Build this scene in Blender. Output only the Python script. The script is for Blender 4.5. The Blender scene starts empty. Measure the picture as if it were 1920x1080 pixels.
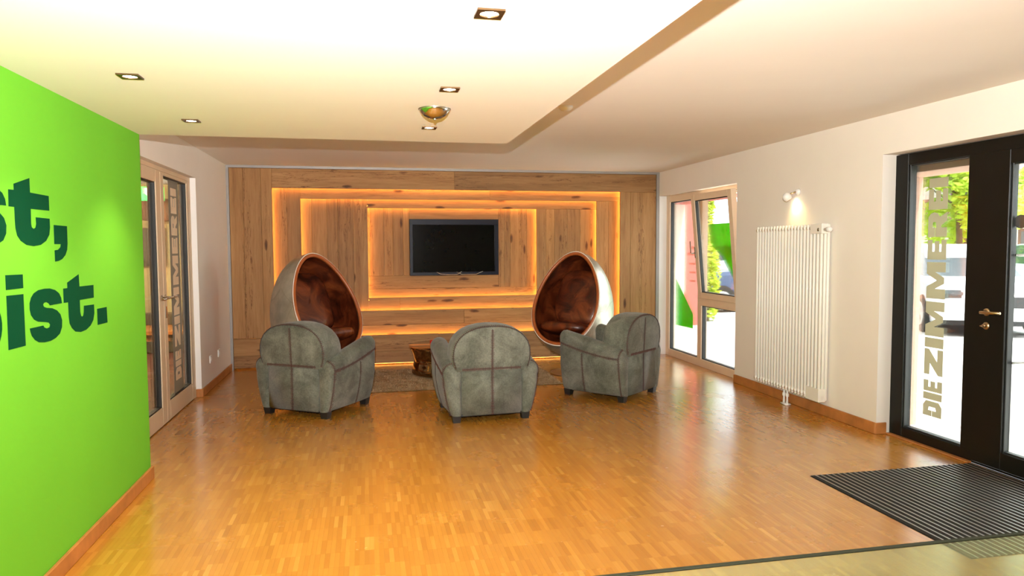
import bpy, bmesh, math, random
from mathutils import Vector, Matrix
random.seed(7)
PI = math.pi
SC = bpy.context.scene
COL = SC.collection

# ------------------------------------------------------------------ camera
yaw, pit, rol = 0.2031, -0.0584, 0.0047
fwd = Vector((math.sin(yaw)*math.cos(pit), math.cos(yaw)*math.cos(pit), math.sin(pit)))
rt = Vector((math.cos(yaw), -math.sin(yaw), 0))
dn = fwd.cross(rt)
r2 = rt*math.cos(rol) + dn*math.sin(rol)
d2 = dn*math.cos(rol) - rt*math.sin(rol)
cd = bpy.data.cameras.new('camera')
cam = bpy.data.objects.new('camera', cd); COL.objects.link(cam)
cd.sensor_width = 36.0; cd.lens = 1324.16*36/1920; cd.clip_start = 0.02; cd.clip_end = 300
M = Matrix.Identity(4)
for i in range(3):
    M[i][0] = r2[i]; M[i][1] = -d2[i]; M[i][2] = -fwd[i]
M[2][3] = 1.5
cam.matrix_world = M
SC.camera = cam

# ------------------------------------------------------------------ light
SC.view_settings.view_transform = 'Standard'
SC.view_settings.look = 'None'
SC.view_settings.gamma = 1.0
SC.view_settings.use_curve_mapping = False
SC.view_settings.exposure = -0.13
SC.cycles.use_denoising = True
SC.cycles.blur_glossy = 1.0
SC.cycles.max_bounces = 10
SC.cycles.diffuse_bounces = 6
SC.cycles.glossy_bounces = 4
SC.cycles.transparent_max_bounces = 16
SC.cycles.sample_clamp_indirect = 4.0
SC.cycles.caustics_reflective = False
SC.cycles.caustics_refractive = False

wd = bpy.data.worlds.new('sky'); SC.world = wd; wd.use_nodes = True
bg = wd.node_tree.nodes['Background']
bg.inputs['Color'].default_value = (0.86, 0.94, 1.0, 1); bg.inputs['Strength'].default_value = 9.0

def light(name, kind, loc, energy, color, parent=None, **kw):
    l = bpy.data.lights.new(name, kind); l.energy = energy; l.color = color
    for k, v in kw.items(): setattr(l, k, v)
    o = bpy.data.objects.new(name, l); COL.objects.link(o); o.location = loc
    if parent: o.parent = parent
    return o
sun = light('sun', 'SUN', (8, -6, 12), 17.0, (1, 0.95, 0.86), angle=0.02)
sun.rotation_euler = Vector((-0.16, 0.72, -1.0)).to_track_quat('-Z', 'Y').to_euler()
# the photographer's bounce flash, a hand above the lens and tilted up (it draws the ceiling panel's crisp shadow)
flash = light('camera_flash', 'SPOT', (-0.02, 0.0, 1.70), 2250.0, (1.0, 0.97, 0.96), shadow_soft_size=0.012, spot_size=math.radians(160), spot_blend=1.0)
fa = math.radians(35)
flash.rotation_euler = Vector((math.sin(0.17)*math.cos(fa), math.cos(0.17)*math.cos(fa), math.sin(fa))).to_track_quat('-Z', 'Y').to_euler()

# ------------------------------------------------------------------ node materials
def new_mat(name):
    m = bpy.data.materials.new(name); m.use_nodes = True
    nt = m.node_tree; b = nt.nodes['Principled BSDF']
    return m, nt, b
def N(nt, t, **kw):
    n = nt.nodes.new(t)
    for k, v in kw.items():
        if k in n.inputs: n.inputs[k].default_value = v
        else: setattr(n, k, v)
    return n
def L(nt, a, b): nt.links.new(a, b)
def ramp(nt, fac, stops):
    r = N(nt, 'ShaderNodeValToRGB'); e = r.color_ramp.elements
    while len(e) < len(stops): e.new(0.5)
    for i, (p, c) in enumerate(stops):
        e[i].position = p; e[i].color = (*c, 1)
    L(nt, fac, r.inputs['Fac']); return r.outputs['Color']
def coords(nt, scale=(1, 1, 1), kind='Object', jitter=False):
    tc = N(nt, 'ShaderNodeTexCoord'); mp = N(nt, 'ShaderNodeMapping'); mp.inputs['Scale'].default_value = scale
    src = tc.outputs[kind]
    if jitter:
        oi = N(nt, 'ShaderNodeObjectInfo'); mu = N(nt, 'ShaderNodeVectorMath', operation='SCALE')
        cx = N(nt, 'ShaderNodeCombineXYZ'); 
        for i, f in enumerate((37.0, 91.0, 53.0)):
            mm = N(nt, 'ShaderNodeMath', operation='MULTIPLY'); mm.inputs[1].default_value = f
            L(nt, oi.outputs['Random'], mm.inputs[0]); L(nt, mm.outputs[0], cx.inputs[i])
        ad = N(nt, 'ShaderNodeVectorMath', operation='ADD')
        L(nt, src, ad.inputs[0]); L(nt, cx.outputs[0], ad.inputs[1]); src = ad.outputs[0]
        nt.nodes.remove(mu)
    L(nt, src, mp.inputs['Vector']); return mp.outputs['Vector']
def noise(nt, vec, scale, detail=4, rough=0.55, dist=0.0):
    n = N(nt, 'ShaderNodeTexNoise'); n.inputs['Scale'].default_value = scale; n.inputs['Detail'].default_value = detail
    n.inputs['Roughness'].default_value = rough; n.inputs['Distortion'].default_value = dist
    L(nt, vec, n.inputs['Vector']); return n.outputs['Fac']
def mixc(nt, a, b, fac, mode='MIX'):
    m = N(nt, 'ShaderNodeMix', data_type='RGBA', blend_type=mode)
    ins = {'F': m.inputs[0], 'A': m.inputs[6], 'B': m.inputs[7]}
    for k, v in (('A', a), ('B', b), ('F', fac)):
        s = ins[k]
        if isinstance(v, bpy.types.NodeSocket): L(nt, v, s)
        elif isinstance(v, tuple): s.default_value = (*v, 1)
        else: s.default_value = v
    return m.outputs[2]
def bump(nt, b, h, strength=0.3, dist=0.01):
    n = N(nt, 'ShaderNodeBump'); n.inputs['Strength'].default_value = strength; n.inputs['Distance'].default_value = dist
    L(nt, h, n.inputs['Height']); L(nt, n.outputs['Normal'], b.inputs['Normal'])
def mathn(nt, op, a, b=None, clamp=False):
    n = N(nt, 'ShaderNodeMath', operation=op); n.use_clamp = clamp
    for i, v in enumerate((a, b)):
        if v is None: continue
        if isinstance(v, bpy.types.NodeSocket): L(nt, v, n.inputs[i])
        else: n.inputs[i].default_value = v
    return n.outputs[0]

def plain(name, col, rough=0.5, metal=0.0, var=0.06, scale=6.0, bmp=0.0, spec=0.5, coat=0.0):
    m, nt, b = new_mat(name)
    v = coords(nt)
    n = noise(nt, v, scale, 5)
    lo = tuple(max(0, c*(1-var)) for c in col); hi = tuple(min(1, c*(1+var)) for c in col)
    L(nt, ramp(nt, n, [(0.3, lo), (0.7, hi)]), b.inputs['Base Color'])
    b.inputs['Roughness'].default_value = rough; b.inputs['Metallic'].default_value = metal
    b.inputs['Specular IOR Level'].default_value = spec; b.inputs['Coat Weight'].default_value = coat
    if bmp: bump(nt, b, noise(nt, v, scale*25, 3), bmp, 0.002)
    return m
def emit(name, col, strength):
    m, nt, b = new_mat(name)
    b.inputs['Base Color'].default_value = (*col, 1)
    b.inputs['Emission Color'].default_value = (*col, 1); b.inputs['Emission Strength'].default_value = strength
    return m
def glass(name, tint=(1, 1, 1), refl=0.9, ior=1.45, milk=0.0, milkcol=(1, 1, 1)):
    m = bpy.data.materials.new(name); m.use_nodes = True; nt = m.node_tree
    nt.nodes.remove(nt.nodes['Principled BSDF']); out = nt.nodes['Material Output']
    t = N(nt, 'ShaderNodeBsdfTransparent'); t.inputs['Color'].default_value = (*tint, 1)
    g = N(nt, 'ShaderNodeBsdfGlossy'); g.inputs['Roughness'].default_value = 0.0
    fr = N(nt, 'ShaderNodeFresnel'); fr.inputs['IOR'].default_value = ior
    k = mathn(nt, 'MULTIPLY', fr.outputs[0], refl)
    mx = N(nt, 'ShaderNodeMixShader'); L(nt, k, mx.inputs[0]); L(nt, t.outputs[0], mx.inputs[1]); L(nt, g.outputs[0], mx.inputs[2])
    res = mx.outputs[0]
    if milk:
        d = N(nt, 'ShaderNodeBsdfDiffuse'); d.inputs['Color'].default_value = (*milkcol, 1)
        tl = N(nt, 'ShaderNodeBsdfTranslucent'); tl.inputs['Color'].default_value = (*milkcol, 1)
        ad = N(nt, 'ShaderNodeMixShader'); ad.inputs[0].default_value = 0.6
        L(nt, d.outputs[0], ad.inputs[1]); L(nt, tl.outputs[0], ad.inputs[2])
        m2 = N(nt, 'ShaderNodeMixShader'); m2.inputs[0].default_value = milk
        L(nt, res, m2.inputs[1]); L(nt, ad.outputs[0], m2.inputs[2]); res = m2.outputs[0]
    L(nt, res, out.inputs['Surface'])
    return m

def spruce(name, axis):
    m, nt, b = new_mat(name)
    lng = {'x': (0.5, 3, 7), 'z': (7, 3, 0.5)}[axis]
    v = coords(nt, lng, jitter=True)
    g1 = noise(nt, v, 1.6, 6, 0.6, 0.6)
    g2 = noise(nt, v, 9.0, 4, 0.6, 0.3)
    mixv = mathn(nt, 'ADD', mathn(nt, 'MULTIPLY', g1, 0.65), mathn(nt, 'MULTIPLY', g2, 0.35))
    base = ramp(nt, mixv, [(0.30, (0.20, 0.095, 0.032)), (0.45, (0.30, 0.155, 0.055)), (0.58, (0.36, 0.195, 0.074)), (0.74, (0.46, 0.27, 0.11))])
    # per-board tone
    oi = N(nt, 'ShaderNodeObjectInfo')
    tone = ramp(nt, oi.outputs['Random'], [(0.0, (0.78, 0.76, 0.76)), (0.5, (0.98, 0.95, 0.92)), (1.0, (1.12, 1.08, 1.0))])
    base = mixc(nt, base, tone, 1.0, 'MULTIPLY')
    # knots
    kv = coords(nt, {'x': (2.0, 3, 7.0), 'z': (7.0, 3, 2.0)}[axis], jitter=True)
    vo = N(nt, 'ShaderNodeTexVoronoi'); vo.inputs['Scale'].default_value = 1.0; L(nt, kv, vo.inputs['Vector'])
    dist = mathn(nt, 'ADD', vo.outputs['Distance'], mathn(nt, 'MULTIPLY', mathn(nt, 'SUBTRACT', noise(nt, kv, 3.0, 3), 0.5), 0.22))
    kn = ramp(nt, dist, [(0.04, (0.08, 0.045, 0.025)), (0.10, (0.34, 0.21, 0.13)), (0.16, (1, 1, 1))])
    base = mixc(nt, base, kn, 0.85, 'MULTIPLY')
    # checks and cracks along the grain
    cv = coords(nt, {'x': (0.8, 3, 16), 'z': (16, 3, 0.8)}[axis], jitter=True)
    cn = noise(nt, cv, 1.3, 5, 0.62, 0.9)
    crack = ramp(nt, mathn(nt, 'ABSOLUTE', mathn(nt, 'SUBTRACT', cn, 0.5)), [(0.0, (0.22, 0.13, 0.08)), (0.006, (0.5, 0.38, 0.28)), (0.014, (1, 1, 1))])
    gate = ramp(nt, noise(nt, cv, 0.55, 2), [(0.50, (0, 0, 0)), (0.60, (1, 1, 1))])
    base = mixc(nt, base, mixc(nt, (1, 1, 1), crack, gate), 0.9, 'MULTIPLY')
    L(nt, base, b.inputs['Base Color'])
    b.inputs['Roughness'].default_value = 0.62; b.inputs['Specular IOR Level'].default_value = 0.3
    bump(nt, b, mixv, 0.25, 0.004)
    return m

def parquet_mat():
    m, nt, b = new_mat('parquet_oak')
    at = N(nt, 'ShaderNodeAttribute', attribute_name='tone')
    v = coords(nt, (60, 5, 1))
    g = noise(nt, v, 1.0, 4, 0.6, 0.4)
    big = noise(nt, coords(nt, (1, 1, 1)), 1.3, 3)
    f = mathn(nt, 'ADD', at.outputs['Fac'], mathn(nt, 'MULTIPLY', mathn(nt, 'SUBTRACT', g, 0.5), 0.32))
    f = mathn(nt, 'ADD', f, mathn(nt, 'MULTIPLY', mathn(nt, 'SUBTRACT', big, 0.5), 0.25))
    c = ramp(nt, f, [(0.10, (0.38, 0.152, 0.018)), (0.35, (0.43, 0.175, 0.021)), (0.65, (0.50, 0.215, 0.028)), (1.0, (0.61, 0.30, 0.055))])
    L(nt, c, b.inputs['Base Color'])
    rr = ramp(nt, noise(nt, coords(nt), 3.0, 4), [(0.3, (0.20,)*3), (0.7, (0.30,)*3)])
    L(nt, rr, b.inputs['Roughness'])
    b.inputs['Specular IOR Level'].default_value = 0.45
    b.inputs['Coat Weight'].default_value = 0.75; b.inputs['Coat Roughness'].default_value = 0.21
    return m
def suede_mat():
    m, nt, b = new_mat('grey_suede')
    v = coords(nt, jitter=True)
    n1 = noise(nt, v, 5.0, 6, 0.65, 0.5); n2 = noise(nt, v, 90.0, 3, 0.6)
    f = mathn(nt, 'ADD', mathn(nt, 'MULTIPLY', n1, 0.7), mathn(nt, 'MULTIPLY', n2, 0.3))
    c = ramp(nt, f, [(0.30, (0.038, 0.042, 0.030)), (0.48, (0.100, 0.104, 0.080)), (0.66, (0.185, 0.187, 0.152))])
    L(nt, c, b.inputs['Base Color']); b.inputs['Roughness'].default_value = 0.8
    b.inputs['Specular IOR Level'].default_value = 0.25
    b.inputs['Sheen Weight'].default_value = 0.15
    bump(nt, b, f, 0.3, 0.006)
    return m
def leather_mat():
    m, nt, b = new_mat('brown_leather')
    v = coords(nt, jitter=True)
    n1 = noise(nt, v, 4.5, 6, 0.6, 1.2); n2 = noise(nt, v, 120.0, 3)
    c = ramp(nt, n1, [(0.30, (0.016, 0.003, 0.001)), (0.48, (0.085, 0.015, 0.004)), (0.62, (0.17, 0.036, 0.009)), (0.78, (0.26, 0.070, 0.018))])
    L(nt, c, b.inputs['Base Color']); b.inputs['Roughness'].default_value = 0.33
    b.inputs['Coat Weight'].default_value = 0.25; b.inputs['Coat Roughness'].default_value = 0.2
    h = mathn(nt, 'ADD', mathn(nt, 'MULTIPLY', n1, 1.0), mathn(nt, 'MULTIPLY', n2, 0.08))
    bump(nt, b, h, 0.5, 0.02)
    return m
def shell_mat():
    m, nt, b = new_mat('patched_aluminium')
    v = coords(nt)
    vo = N(nt, 'ShaderNodeTexVoronoi', feature='DISTANCE_TO_EDGE'); vo.inputs['Scale'].default_value = 3.2; L(nt, v, vo.inputs['Vector'])
    seam = ramp(nt, vo.outputs['Distance'], [(0.0, (0.80, 0.78, 0.72)), (0.012, (1, 1, 1))])
    n = noise(nt, v, 7.0, 5)
    c = ramp(nt, n, [(0.3, (0.33, 0.325, 0.265)), (0.7, (0.52, 0.51, 0.43))])
    L(nt, mixc(nt, c, seam, 1.0, 'MULTIPLY'), b.inputs['Base Color'])
    b.inputs['Metallic'].default_value = 0.75; b.inputs['Roughness'].default_value = 0.38
    h = mathn(nt, 'ADD', mathn(nt, 'MULTIPLY', seam, 0.5), mathn(nt, 'MULTIPLY', noise(nt, v, 14, 3), 0.6))
    bump(nt, b, h, 0.25, 0.01)
    return m
def rug_mat():
    m, nt, b = new_mat('rug_wool')
    v = coords(nt)
    n = noise(nt, v, 9.0, 5, 0.7, 0.6); n2 = noise(nt, v, 60, 3)
    f = mathn(nt, 'ADD', mathn(nt, 'MULTIPLY', n, 0.6), mathn(nt, 'MULTIPLY', n2, 0.4))
    L(nt, ramp(nt, f, [(0.3, (0.13, 0.075, 0.035)), (0.5, (0.32, 0.21, 0.11)), (0.7, (0.52, 0.38, 0.22))]), b.inputs['Base Color'])
    b.inputs['Roughness'].default_value = 0.95; b.inputs['Specular IOR Level'].default_value = 0.1
    return m
def leaf_mat(name, a, c):
    m, nt, b = new_mat(name)
    n = noise(nt, coords(nt), 2.5, 3)
    col = ramp(nt, n, [(0.3, a), (0.7, c)])
    L(nt, col, b.inputs['Base Color']); b.inputs['Roughness'].default_value = 0.6
    tr = N(nt, 'ShaderNodeBsdfTranslucent'); L(nt, col, tr.inputs['Color'])
    mx = N(nt, 'ShaderNodeMixShader'); mx.inputs[0].default_value = 0.4
    L(nt, b.outputs[0], mx.inputs[1]); L(nt, tr.outputs[0], mx.inputs[2])
    L(nt, mx.outputs[0], nt.nodes['Material Output'].inputs['Surface'])
    return m

MT = {}
MT['wall'] = plain('white_wall_paint', (0.79, 0.74, 0.665), 0.85, var=0.015, scale=3, bmp=0.08, spec=0.2)
MT['ceiling'] = plain('white_ceiling_paint', (0.83, 0.79, 0.72), 0.9, var=0.01, scale=3, spec=0.15)
MT['green'] = plain('lime_green_wall_paint', (0.13, 0.45, 0.022), 0.7, var=0.03, scale=2, bmp=0.06, spec=0.25)
MT['dkgreen'] = plain('dark_green_lettering', (0.0, 0.045, 0.016), 0.85, var=0.05, spec=0.08)
MT['oaktrim'] = plain('oak_skirting', (0.42, 0.165, 0.045), 0.4, var=0.2, scale=9, spec=0.4)
MT['grout'] = plain('parquet_subfloor', (0.24, 0.10, 0.02), 0.7)
MT['plankx'] = spruce('aged_spruce_horizontal', 'x'); MT['plankz'] = spruce('aged_spruce_vertical', 'z')
MT['parquet'] = parquet_mat()
MT['suede'] = suede_mat(); MT['leather'] = leather_mat(); MT['shell'] = shell_mat(); MT['rug'] = rug_mat()
MT['rimleather'] = plain('tan_leather_edge', (0.33, 0.085, 0.018), 0.4, var=0.2, scale=12)
MT['whitepiping'] = plain('pale_piping', (0.75, 0.72, 0.62), 0.4)
MT['stitch'] = plain('red_brown_thread', (0.075, 0.024, 0.017), 0.8, var=0.3, scale=60)
MT['seamdark'] = plain('dark_seam', (0.045, 0.038, 0.03), 0.9, var=0.3, scale=60)
MT['blackwood'] = plain('black_wood', (0.012, 0.011, 0.010), 0.45)
MT['led'] = emit('led_amber', (1.0, 0.44, 0.075), 58.0)
MT['floorglow'] = emit('added_floor_glow', (1.0, 0.44, 0.09), 9.0)  # emission for the added strip that brightens the floor by the cladding
MT['greytrim'] = plain('grey_metal_trim', (0.30, 0.28, 0.26), 0.5, 0.3)
MT['tvframe'] = plain('tv_bezel', (0.007, 0.009, 0.018), 0.4, var=0.1, spec=0.15)
MT['tvscreen'] = plain('tv_screen', (0.003, 0.0032, 0.003), 0.12, var=0.1, spec=0.12)
MT['cream'] = plain('cream_lacquered_frame', (0.66, 0.51, 0.34), 0.45, var=0.03)
MT['winframe'] = plain('window_frame_lacquer', (0.76, 0.60, 0.43), 0.45, var=0.03)
MT['gasket'] = plain('black_rubber', (0.012, 0.013, 0.012), 0.5)
MT['blackframe'] = plain('black_door_lacquer', (0.007, 0.0065, 0.005), 0.38, var=0.1, spec=0.2)
MT['glass'] = glass('clear_glass', (0.96, 0.985, 0.97), 0.75)
MT['railglass'] = glass('green_tinted_glass', (0.88, 0.99, 0.78), 0.35, milk=0.11, milkcol=(0.85, 0.92, 0.80))
MT['railedge'] = plain('dark_glass_edge', (0.007, 0.008, 0.004), 0.6, spec=0.1)
MT['film_green'] = glass('green_window_film', (0.13, 0.62, 0.03), 0.3, milk=0.35, milkcol=(0.13, 0.60, 0.02))
MT['film_grey'] = glass('beige_window_lettering', (0.10, 0.09, 0.06), 0.2, milk=0.94, milkcol=(0.50, 0.465, 0.35))
MT['film_band'] = glass('grey_window_band', (0.42, 0.40, 0.36), 0.3, milk=0.8, milkcol=(0.42, 0.40, 0.37))
MT['film_faint'] = glass('faint_window_print', (0.80, 0.78, 0.72), 0.2)
MT['film_cream'] = plain('cream_window_lettering', (0.74, 0.58, 0.40), 0.6, var=0.03)
MT['chrome'] = plain('polished_chrome', (0.62, 0.60, 0.56), 0.10, 1.0, var=0.02)
MT['steel'] = plain('satin_steel', (0.50, 0.48, 0.44), 0.3, 1.0, var=0.04)
MT['brass'] = plain('worn_brass', (0.52, 0.37, 0.20), 0.3, 1.0, var=0.1)
MT['bronze'] = plain('polished_bronze', (0.36, 0.25, 0.13), 0.08, 1.0, var=0.08, scale=3)
MT['spotbronze'] = plain('bronze_spot_frame', (0.10, 0.055, 0.022), 0.35, 0.8, var=0.2)
MT['lamp'] = emit('warm_lamp', (1.0, 0.86, 0.62), 40.0)
MT['radiator'] = plain('white_radiator_enamel', (0.80, 0.78, 0.70), 0.35, var=0.01, coat=0.2)
MT['white'] = plain('white_plastic', (0.80, 0.79, 0.76), 0.4, var=0.01)
MT['matalu'] = plain('mat_aluminium', (0.34, 0.32, 0.29), 0.4, 0.85, var=0.1)
MT['matpile'] = plain('mat_pile', (0.020, 0.017, 0.014), 0.95, var=0.4, scale=200, spec=0.1)
MT['red'] = plain('red_glass', (0.55, 0.015, 0.01), 0.25)
MT['pave'] = plain('pale_paving', (0.70, 0.68, 0.64), 0.9, var=0.06, scale=1.2)
MT['pink'] = plain('pink_render', (0.50, 0.12, 0.10), 0.9, var=0.03)
MT['peach'] = plain('peach_render', (0.72, 0.48, 0.36), 0.9, var=0.02)
MT['leafA'] = leaf_mat('spring_leaves', (0.16, 0.42, 0.02), (0.45, 0.68, 0.05))
MT['leafB'] = leaf_mat('yellow_green_leaves', (0.36, 0.58, 0.03), (0.72, 0.80, 0.10))
MT['bark'] = plain('bark', (0.12, 0.08, 0.05), 0.9, var=0.3)
MT['tyre'] = plain('tyre_rubber', (0.015, 0.015, 0.016), 0.8)
MT['alloy'] = plain('alloy_rim', (0.6, 0.6, 0.6), 0.3, 0.8)
MT['carglass'] = plain('car_window_glass', (0.03, 0.045, 0.05), 0.08, coat=0.5)
MT['whitecar'] = plain('white_car_paint', (0.75, 0.77, 0.79), 0.25, coat=0.6, var=0.01)
MT['silvercar'] = plain('silver_car_paint', (0.42, 0.46, 0.50), 0.25, 0.4, coat=0.6, var=0.01)
MT['redcar'] = plain('red_car_paint', (0.50, 0.03, 0.02), 0.25, coat=0.6, var=0.01)
MT['bluecar'] = plain('dark_blue_car_paint', (0.03, 0.06, 0.14), 0.25, coat=0.6, var=0.01)
MT['darkwood'] = plain('dark_timber', (0.12, 0.055, 0.028), 0.7, var=0.3, scale=10)
MT['facade'] = plain('cream_facade', (0.68, 0.62, 0.52), 0.9, var=0.03)
MT['rooftile'] = plain('roof_tiles', (0.26, 0.11, 0.07), 0.85, var=0.2, scale=12)
MT['exit'] = emit('exit_sign_green', (0.0, 0.85, 0.16), 1.6)
MT['exitw'] = emit('exit_sign_white', (0.9, 1.0, 0.92), 2.2)
MT['corridor'] = plain('ochre_corridor_paint', (0.50, 0.40, 0.20), 0.85, var=0.03)
MT['darkfloor'] = plain('red_brown_floor', (0.10, 0.03, 0.02), 0.4, var=0.2)
MT['darkpanel'] = plain('dark_panel', (0.055, 0.05, 0.03), 0.6)

# ------------------------------------------------------------------ mesh helpers
class MB:
    def __init__(s): s.v = []; s.f = []; s.sm = []
    def add(s, vs, fs, smooth=False):
        o = len(s.v); s.v += [tuple(p) for p in vs]; s.f += [tuple(i+o for i in f) for f in fs]; s.sm += [smooth]*len(fs); return s
    def box(s, x0, x1, y0, y1, z0, z1):
        return s.add([(x0,y0,z0),(x1,y0,z0),(x1,y1,z0),(x0,y1,z0),(x0,y0,z1),(x1,y0,z1),(x1,y1,z1),(x0,y1,z1)],
                     [(3,2,1,0),(4,5,6,7),(0,1,5,4),(1,2,6,5),(2,3,7,6),(3,0,4,7)])
    def bbox(s, x0, x1, y0, y1, z0, z1, b=0.003):
        bm = bmesh.new(); bmesh.ops.create_cube(bm, size=1)
        bmesh.ops.scale(bm, vec=(x1-x0, y1-y0, z1-z0), verts=bm.verts); bmesh.ops.translate(bm, vec=((x0+x1)/2,(y0+y1)/2,(z0+z1)/2), verts=bm.verts)
        bmesh.ops.bevel(bm, geom=bm.edges[:], offset=b, segments=1, affect='EDGES')
        return s.bm(bm)
    def rbox(s, x0, x1, y0, y1, z0, z1, b=0.02, seg=3):
        bm = bmesh.new(); bmesh.ops.create_cube(bm, size=1)
        bmesh.ops.scale(bm, vec=(x1-x0, y1-y0, z1-z0), verts=bm.verts); bmesh.ops.translate(bm, vec=((x0+x1)/2,(y0+y1)/2,(z0+z1)/2), verts=bm.verts)
        bmesh.ops.bevel(bm, geom=bm.edges[:], offset=b, segments=seg, affect='EDGES')
        return s.bm(bm, True)
    def bm(s, bm, smooth=False):
        bm.verts.index_update()
        s.add([v.co[:] for v in bm.verts], [[v.index for v in f.verts] for f in bm.faces], smooth); bm.free(); return s
    def lathe(s, prof, c=(0,0,0), axis='z', n=24, smooth=True, cap=True):
        vs = []; fs = []
        for r, h in prof:
            for i in range(n):
                a = 2*PI*i/n; p = (r*math.cos(a), r*math.sin(a), h)
                if axis == 'x': p = (p[2], p[0], p[1])
                elif axis == 'y': p = (p[1], p[2], p[0])
                vs.append((c[0]+p[0], c[1]+p[1], c[2]+p[2]))
        for k in range(len(prof)-1):
            for i in range(n):
                j = (i+1) % n; fs.append((k*n+i, k*n+j, (k+1)*n+j, (k+1)*n+i))
        if cap:
            fs.append(tuple(range(n-1, -1, -1))); fs.append(tuple((len(prof)-1)*n+i for i in range(n)))
        return s.add(vs, fs, smooth)
    def cyl(s, c, r, h, axis='z', n=16, smooth=True): return s.lathe([(r, 0), (r, h)], c, axis, n, smooth)
    def tube(s, pts, r, n=8, closed=False, cap=True):
        pts = [Vector(p) for p in pts]; m = len(pts); vs = []; fs = []
        up = Vector((0, 0, 1)); pn = None
        for i, p in enumerate(pts):
            if closed: t = pts[(i+1) % m]-pts[i-1]
            else: t = pts[min(i+1, m-1)]-pts[max(i-1, 0)]
            t.normalize()
            if pn is None:
                a = up if abs(t.dot(up)) < 0.9 else Vector((1, 0, 0)); pn = (a-t*a.dot(t)).normalized()
            else: pn = (pn-t*pn.dot(t)).normalized()
            bn = t.cross(pn); rr = r[i] if isinstance(r, (list, tuple)) else r
            for k in range(n):
                a = 2*PI*k/n; vs.append(p+(pn*math.cos(a)+bn*math.sin(a))*rr)
        for i in range(m if closed else m-1):
            i2 = (i+1) % m
            for k in range(n):
                k2 = (k+1) % n; fs.append((i*n+k, i*n+k2, i2*n+k2, i2*n+k))
        if cap and not closed:
            fs.append(tuple(range(n-1, -1, -1))); fs.append(tuple((m-1)*n+k for k in range(n)))
        return s.add(vs, fs, True)
    def loft(s, secs, closed=True, cap=True, smooth=True):
        n = len(secs[0]); vs = [p for q in secs for p in q]; fs = []
        for i in range(len(secs)-1):
            for k in range(n if closed else n-1):
                k2 = (k+1) % n; fs.append((i*n+k, i*n+k2, (i+1)*n+k2, (i+1)*n+k))
        if cap: fs.append(tuple(range(n-1, -1, -1)))
        if cap and cap != 'start': fs.append(tuple((len(secs)-1)*n+k for k in range(n)))
        return s.add(vs, fs, smooth)
    def prism(s, poly, fn, t0, t1):
        """poly of (a,b); fn(a,b,t)->xyz"""
        n = len(poly)
        vs = [fn(a, b, t0) for a, b in poly]+[fn(a, b, t1) for a, b in poly]
        fs = [tuple(range(n-1, -1, -1)), tuple(range(n, 2*n))]+[(i, (i+1) % n, (i+1) % n+n, i+n) for i in range(n)]
        return s.add(vs, fs)
    def mesh(s, name, fix=True):
        me = bpy.data.meshes.new(name); me.from_pydata(s.v, [], s.f); me.update()
        me.polygons.foreach_set('use_smooth', s.sm)
        if fix and len(s.f) < 60000:
            bm = bmesh.new(); bm.from_mesh(me); bmesh.ops.recalc_face_normals(bm, faces=bm.faces); bm.to_mesh(me); bm.free()
        return me
    def build(s, name, mat, parent=None, auto=False):
        me = s.mesh(name); me.materials.append(MT[mat] if isinstance(mat, str) else mat)
        o = bpy.data.objects.new(name, me); COL.objects.link(o)
        if parent: o.parent = parent
        if auto:
            try: me.set_sharp_from_angle(angle=math.radians(40))
            except Exception: pass
        return o

def tag(o, label=None, cat=None, group=None, kind=None):
    if label: o['label'] = label
    if cat: o['category'] = cat
    if group: o['group'] = group
    if kind: o['kind'] = kind
    return o
def empty(name, loc=(0, 0, 0), rz=0.0):
    o = bpy.data.objects.new(name, None); COL.objects.link(o); o.location = loc; o.rotation_euler = (0, 0, rz); o.empty_display_size = 0.1
    return o
def copy_tree(o, parent=None):
    c = o.copy(); COL.objects.link(c); c.parent = parent
    for ch in list(o.children): copy_tree(ch, c)
    return c
def link_copy(name, me, parent, loc=(0, 0, 0)):
    o = bpy.data.objects.new(name, me); COL.objects.link(o); o.parent = parent; o.location = loc; return o

# ------------------------------------------------------------------ room dimensions
XL, XR, YB, ZC = -1.647, 3.944, 9.126, 2.504
XG, YG, ZP, XS = -1.3994, 4.915, 2.222, 0.981
YR = -3.2                                   # rear wall behind the camera
XO = 4.46                                   # outer face of the thick right wall

# ---- floor: sub-floor slab and mosaic parquet fingers
floor = tag(MB().box(-1.72, 4.06, YR, YB+0.30, -0.10, -0.004).build('floor', 'grout'), 'honey oak mosaic parquet floor', None, None, 'structure')
FW, FL = 0.0235, 0.162
random.seed(3)
strips = []
x = -1.70; blk = 0; off = 0
ix = 0
while x < 4.05:
    if ix % 20 == 0: off = random.choice((0, .054, .108))+random.uniform(-.004, .004)
    y = YR-off
    while y < YB+0.2:
        strips.append((x, max(y, YR), y+FL)); y += FL
    x += FW; ix += 1
def onmat(s): return s[0] > 2.78 and s[1] > 2.70 and s[2] < 4.1
def skip(s): return (s[0] < XG-0.03 and s[2] < YG-0.1) or (s[0] > 2.80 and s[1] > 2.80 and s[2] < 4.02)
strips = [s for s in strips if not skip(s)]
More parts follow.
